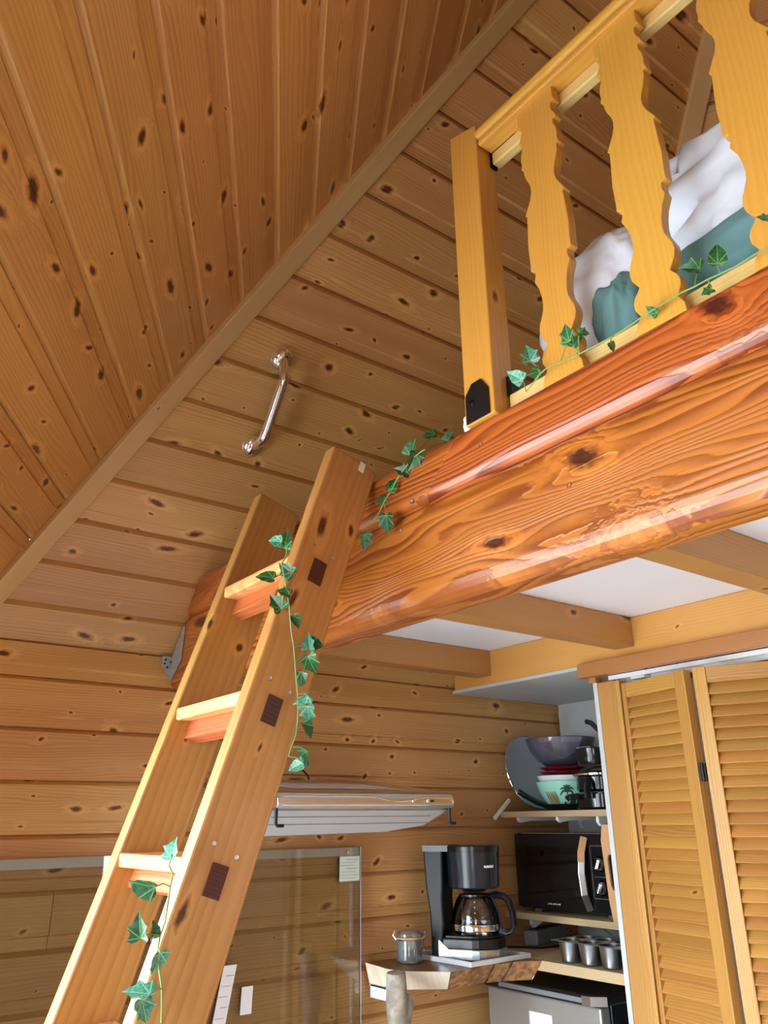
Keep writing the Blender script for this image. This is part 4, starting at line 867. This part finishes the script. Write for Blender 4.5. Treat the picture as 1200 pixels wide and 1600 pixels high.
# ------------------------------------------------------------ ivy garlands
IVY = [
    ([(0.6907, 1.212, 0.4931), (0.6967, 1.212, 0.4793), (0.6923, 1.212, 0.4511), (0.6847, 1.212, 0.4399), (0.6909, 1.212, 0.4167), (0.6972, 1.212, 0.3913), (0.7035, 1.212, 0.3649), (0.7056, 1.212, 0.3452), (0.7092, 1.212, 0.3188), (0.7154, 1.212, 0.2908), (0.719, 1.212, 0.2628), (0.7226, 1.212, 0.2328), (0.726, 1.212, 0.2076), (0.728, 1.212, 0.1859), (0.7276, 1.212, 0.1589), (0.7244, 1.212, 0.1374), (0.7162, 1.212, 0.1181), (0.7118, 1.212, 0.1033)],
     [(0.6697, 1.212, 0.4789, -0.81, 0.57, 0.09, 0.0281, 1), (0.6923, 1.212, 0.4872, -0.07, -0.4, 0.92, 0.0402, 0), (0.6518, 1.212, 0.4101, -0.83, 0.5, 0.25, 0.0389, 0), (0.693, 1.212, 0.4317, -0.77, 0.32, 0.54, 0.0374, 0), (0.6758, 1.212, 0.3667, -0.63, 0.1, 0.77, 0.0388, 0), (0.6895, 1.212, 0.3865, -0.82, 0.46, 0.33, 0.03, 0), (0.7179, 1.212, 0.3351, 0.58, -0.04, -0.81, 0.0299, 0), (0.7457, 1.212, 0.3036, -0.28, -0.24, 0.93, 0.0346, 1), (0.7621, 1.212, 0.3008, 0.82, -0.46, -0.33, 0.0325, 0), (0.7536, 1.212, 0.2617, 0.53, 0.02, -0.85, 0.0412, 0), (0.7317, 1.212, 0.2336, 0.07, 0.4, -0.92, 0.0338, 0), (0.7328, 1.212, 0.1972, -0.59, 0.67, -0.46, 0.0357, 1), (0.7492, 1.212, 0.1742, 0.28, 0.24, -0.93, 0.038, 1), (0.746, 1.212, 0.147, 0.58, -0.04, -0.81, 0.0377, 0), (0.746, 1.212, 0.0982, 0.14, 0.35, -0.93, 0.0394, 0), (0.7248, 1.212, 0.0882, -0.68, 0.67, -0.31, 0.0346, 1)]),
    ([(0.5183, 1.215, -0.0451), (0.5154, 1.215, -0.0572), (0.5224, 1.215, -0.0687), (0.52, 1.215, -0.0857), (0.518, 1.215, -0.1067), (0.5164, 1.215, -0.1316), (0.5103, 1.215, -0.1492), (0.5083, 1.215, -0.1676), (0.5123, 1.215, -0.1895), (0.5195, 1.215, -0.2163), (0.5217, 1.215, -0.2399), (0.5224, 1.215, -0.2577)],
     [(0.5194, 1.215, -0.0346, -0.14, -0.35, 0.93, 0.0343, 1), (0.477, 1.215, -0.081, -0.82, 0.54, 0.17, 0.0461, 0), (0.4777, 1.215, -0.1344, -0.34, -0.19, 0.92, 0.0399, 0), (0.498, 1.215, -0.14, -0.14, -0.35, 0.93, 0.0292, 0), (0.511, 1.215, -0.1862, 0.07, 0.4, -0.92, 0.0417, 1), (0.4825, 1.215, -0.216, -0.82, 0.54, 0.17, 0.0442, 1), (0.4969, 1.215, -0.2406, 0.41, 0.13, -0.9, 0.0406, 1)]),
    ([(0.905, 1.2676, 0.5389), (0.905, 1.2676, 0.5558), (0.905, 1.2515, 0.568), (0.905, 1.2134, 0.583), (0.905, 1.1912, 0.6039), (0.905, 1.165, 0.6232), (0.905, 1.1434, 0.6422), (0.905, 1.1222, 0.6541), (0.905, 1.0953, 0.6663), (0.905, 1.0753, 0.6697), (0.905, 1.0576, 0.671)],
     [(0.905, 1.2585, 0.5363, 0.28, 0.24, -0.93, 0.0423, 1), (0.905, 1.1815, 0.5524, 0.28, 0.24, -0.93, 0.0461, 0), (0.905, 1.2041, 0.6138, -0.59, 0.67, -0.46, 0.0289, 0), (0.905, 1.1626, 0.6336, 0.29, -0.59, 0.76, 0.0336, 0), (0.905, 1.1326, 0.6537, -0.81, 0.42, 0.4, 0.0359, 0), (0.905, 1.0957, 0.6581, -0.08, 0.48, -0.87, 0.0403, 0), (0.905, 1.0944, 0.6897, 0.0, -0.44, 0.9, 0.0406, 0), (0.985, 1.1392, 0.7571, -0.75, 0.64, -0.15, 0.0352, 0), (0.985, 1.0717, 0.7279, 0.22, -0.56, 0.8, 0.0287, 0)]),
    ([(0.907, 0.7917, 0.675), (0.907, 0.7763, 0.6825), (0.907, 0.7563, 0.6938), (0.907, 0.7403, 0.6969), (0.907, 0.713, 0.6941), (0.907, 0.6921, 0.6895), (0.907, 0.6751, 0.6891), (0.907, 0.6496, 0.6876), (0.907, 0.6286, 0.6869), (0.907, 0.6068, 0.6867), (0.907, 0.5771, 0.6886), (0.907, 0.5539, 0.6914), (0.907, 0.526, 0.6932), (0.907, 0.5046, 0.6938), (0.907, 0.4888, 0.6942), (0.907, 0.4689, 0.6918), (0.907, 0.4491, 0.6915), (0.907, 0.4302, 0.6892), (0.907, 0.4071, 0.6871), (0.907, 0.3841, 0.6888), (0.907, 0.358, 0.6879)],
     [(0.907, 0.8132, 0.7154, -0.81, 0.42, 0.4, 0.0355, 1), (0.907, 0.7785, 0.7439, -0.41, -0.13, 0.9, 0.0351, 1), (0.907, 0.7713, 0.7012, -0.68, 0.67, -0.31, 0.0259, 0), (0.907, 0.6939, 0.739, -0.41, -0.13, 0.9, 0.0355, 0), (0.907, 0.6742, 0.7161, 0.22, -0.56, 0.8, 0.0308, 0), (0.907, 0.6605, 0.7207, 0.8, -0.6, -0.01, 0.0224, 0), (0.907, 0.6129, 0.6694, 0.58, -0.04, -0.81, 0.0176, 0), (0.907, 0.4702, 0.7255, -0.82, 0.54, 0.17, 0.0326, 0), (0.907, 0.4281, 0.7221, -0.21, -0.3, 0.93, 0.0352, 0), (0.907, 0.3603, 0.7342, -0.83, 0.5, 0.25, 0.0219, 1), (0.907, 0.4532, 0.6737, -0.59, 0.67, -0.46, 0.0194, 0), (0.907, 0.539, 0.694, -0.82, 0.46, 0.33, 0.0225, 0)]),]

def leaf_mesh(fold, droop, mat, k):
    """lobed ivy leaf, base at the origin, tip at y = 1, folded along the midrib"""
    out = [[(.0, .0), (.16, -.12), (.36, -.13), (.52, .04), (.40, .20), (.37, .30), (.50, .52), (.30, .60), (.14, .80), (0, 1.0)],
           [(.0, .0), (.20, -.10), (.46, .02), (.45, .18), (.42, .34), (.40, .50), (.33, .62), (.22, .74), (.11, .88), (0, 1.0)]][k]
    zz = lambda x, y: fold * abs(x) - droop * y * y - .10 * x * x
    mid = [max(0, y) for x, y in out]; vs = []; fs = []
    for sgn in (1, -1):
        b = len(vs)
        for (x, y), m in zip(out, mid):
            vs += [(0, m, zz(0, m)), (sgn * x * .5, (y + m) / 2, zz(x * .5, (y + m) / 2)), (sgn * x, y, zz(x, y) + .03 * math.sin(y * 19))]
        for i in range(len(out) - 1):
            q = b + 3 * i; fs += [(q, q + 1, q + 4, q + 3), (q + 1, q + 2, q + 5, q + 4)]
    me = MB().add(vs, fs).mesh('leaf', mat); 
    for p in me.polygons: p.use_smooth = True
    return me
LM = {c: [leaf_mesh(f_, d_, m_, k_) for f_, d_, k_ in ((.35, .10, 0), (.55, .25, 0), (.22, .30, 1), (.7, .05, 1))] for c, m_ in ((0, 'leaf'), (1, 'leafteal'))}
IVL = [('ivy_garland', 'ivy garland hanging down the near side of the ladder from its top tread'), ('ivy_garland', 'ivy garland dangling from the third ladder tread at the bottom of the picture'),
       ('ivy_garland', 'short ivy strand lying over the left end of the big beam beside the ladder top'), ('ivy_garland', 'ivy strand wound along the foot of the loft railing balusters')]
rg = random.Random(11); EYE = Vector((0, 0, E))
for (nm, lab), (st, lv) in zip(IVL, IVY):
    P = [Vector((x, y, z + E)) for x, y, z in st]
    g_ = thing(nm, lab, 'ivy', tuple(P[0]), 'ivy garlands')
    obj('stem', MB().tube(P, .0013, 6), 'stem', g_, smooth=True)
    for (x, y, z, dx, dy, dz, ln, kind) in lv:
        c = Vector((x, y, z + E)); d = Vector((dx, dy, dz)).normalized(); base = c - d * ln * .42
        to = (EYE - c).normalized(); side = d.cross(to).normalized(); ny = to.cross(side)
        nrm = (to + side * rg.uniform(-.9, .9) + Vector((0, 0, rg.uniform(-.3, .6)))).normalized()
        xa = d.cross(nrm).normalized(); za = xa.cross(d)
        F = Matrix(((xa.x, d.x, za.x, base.x), (xa.y, d.y, za.y, base.y), (xa.z, d.z, za.z, base.z), (0, 0, 0, 1))) @ Matrix.Diagonal((ln * rg.uniform(.72, .9), ln * .88, ln * .9, 1))
        o = link('leaf', LM[kind][rg.randrange(4)], g_, F)
        j = min(range(len(P)), key=lambda i: (P[i] - base).length); q = P[j]; m_ = (q + base) / 2 + Vector((0, 0, .004)) + to * .002
        obj('leaf_stalk', MB().tube([q, m_, base], .0009, 5), 'stem', g_, smooth=True)
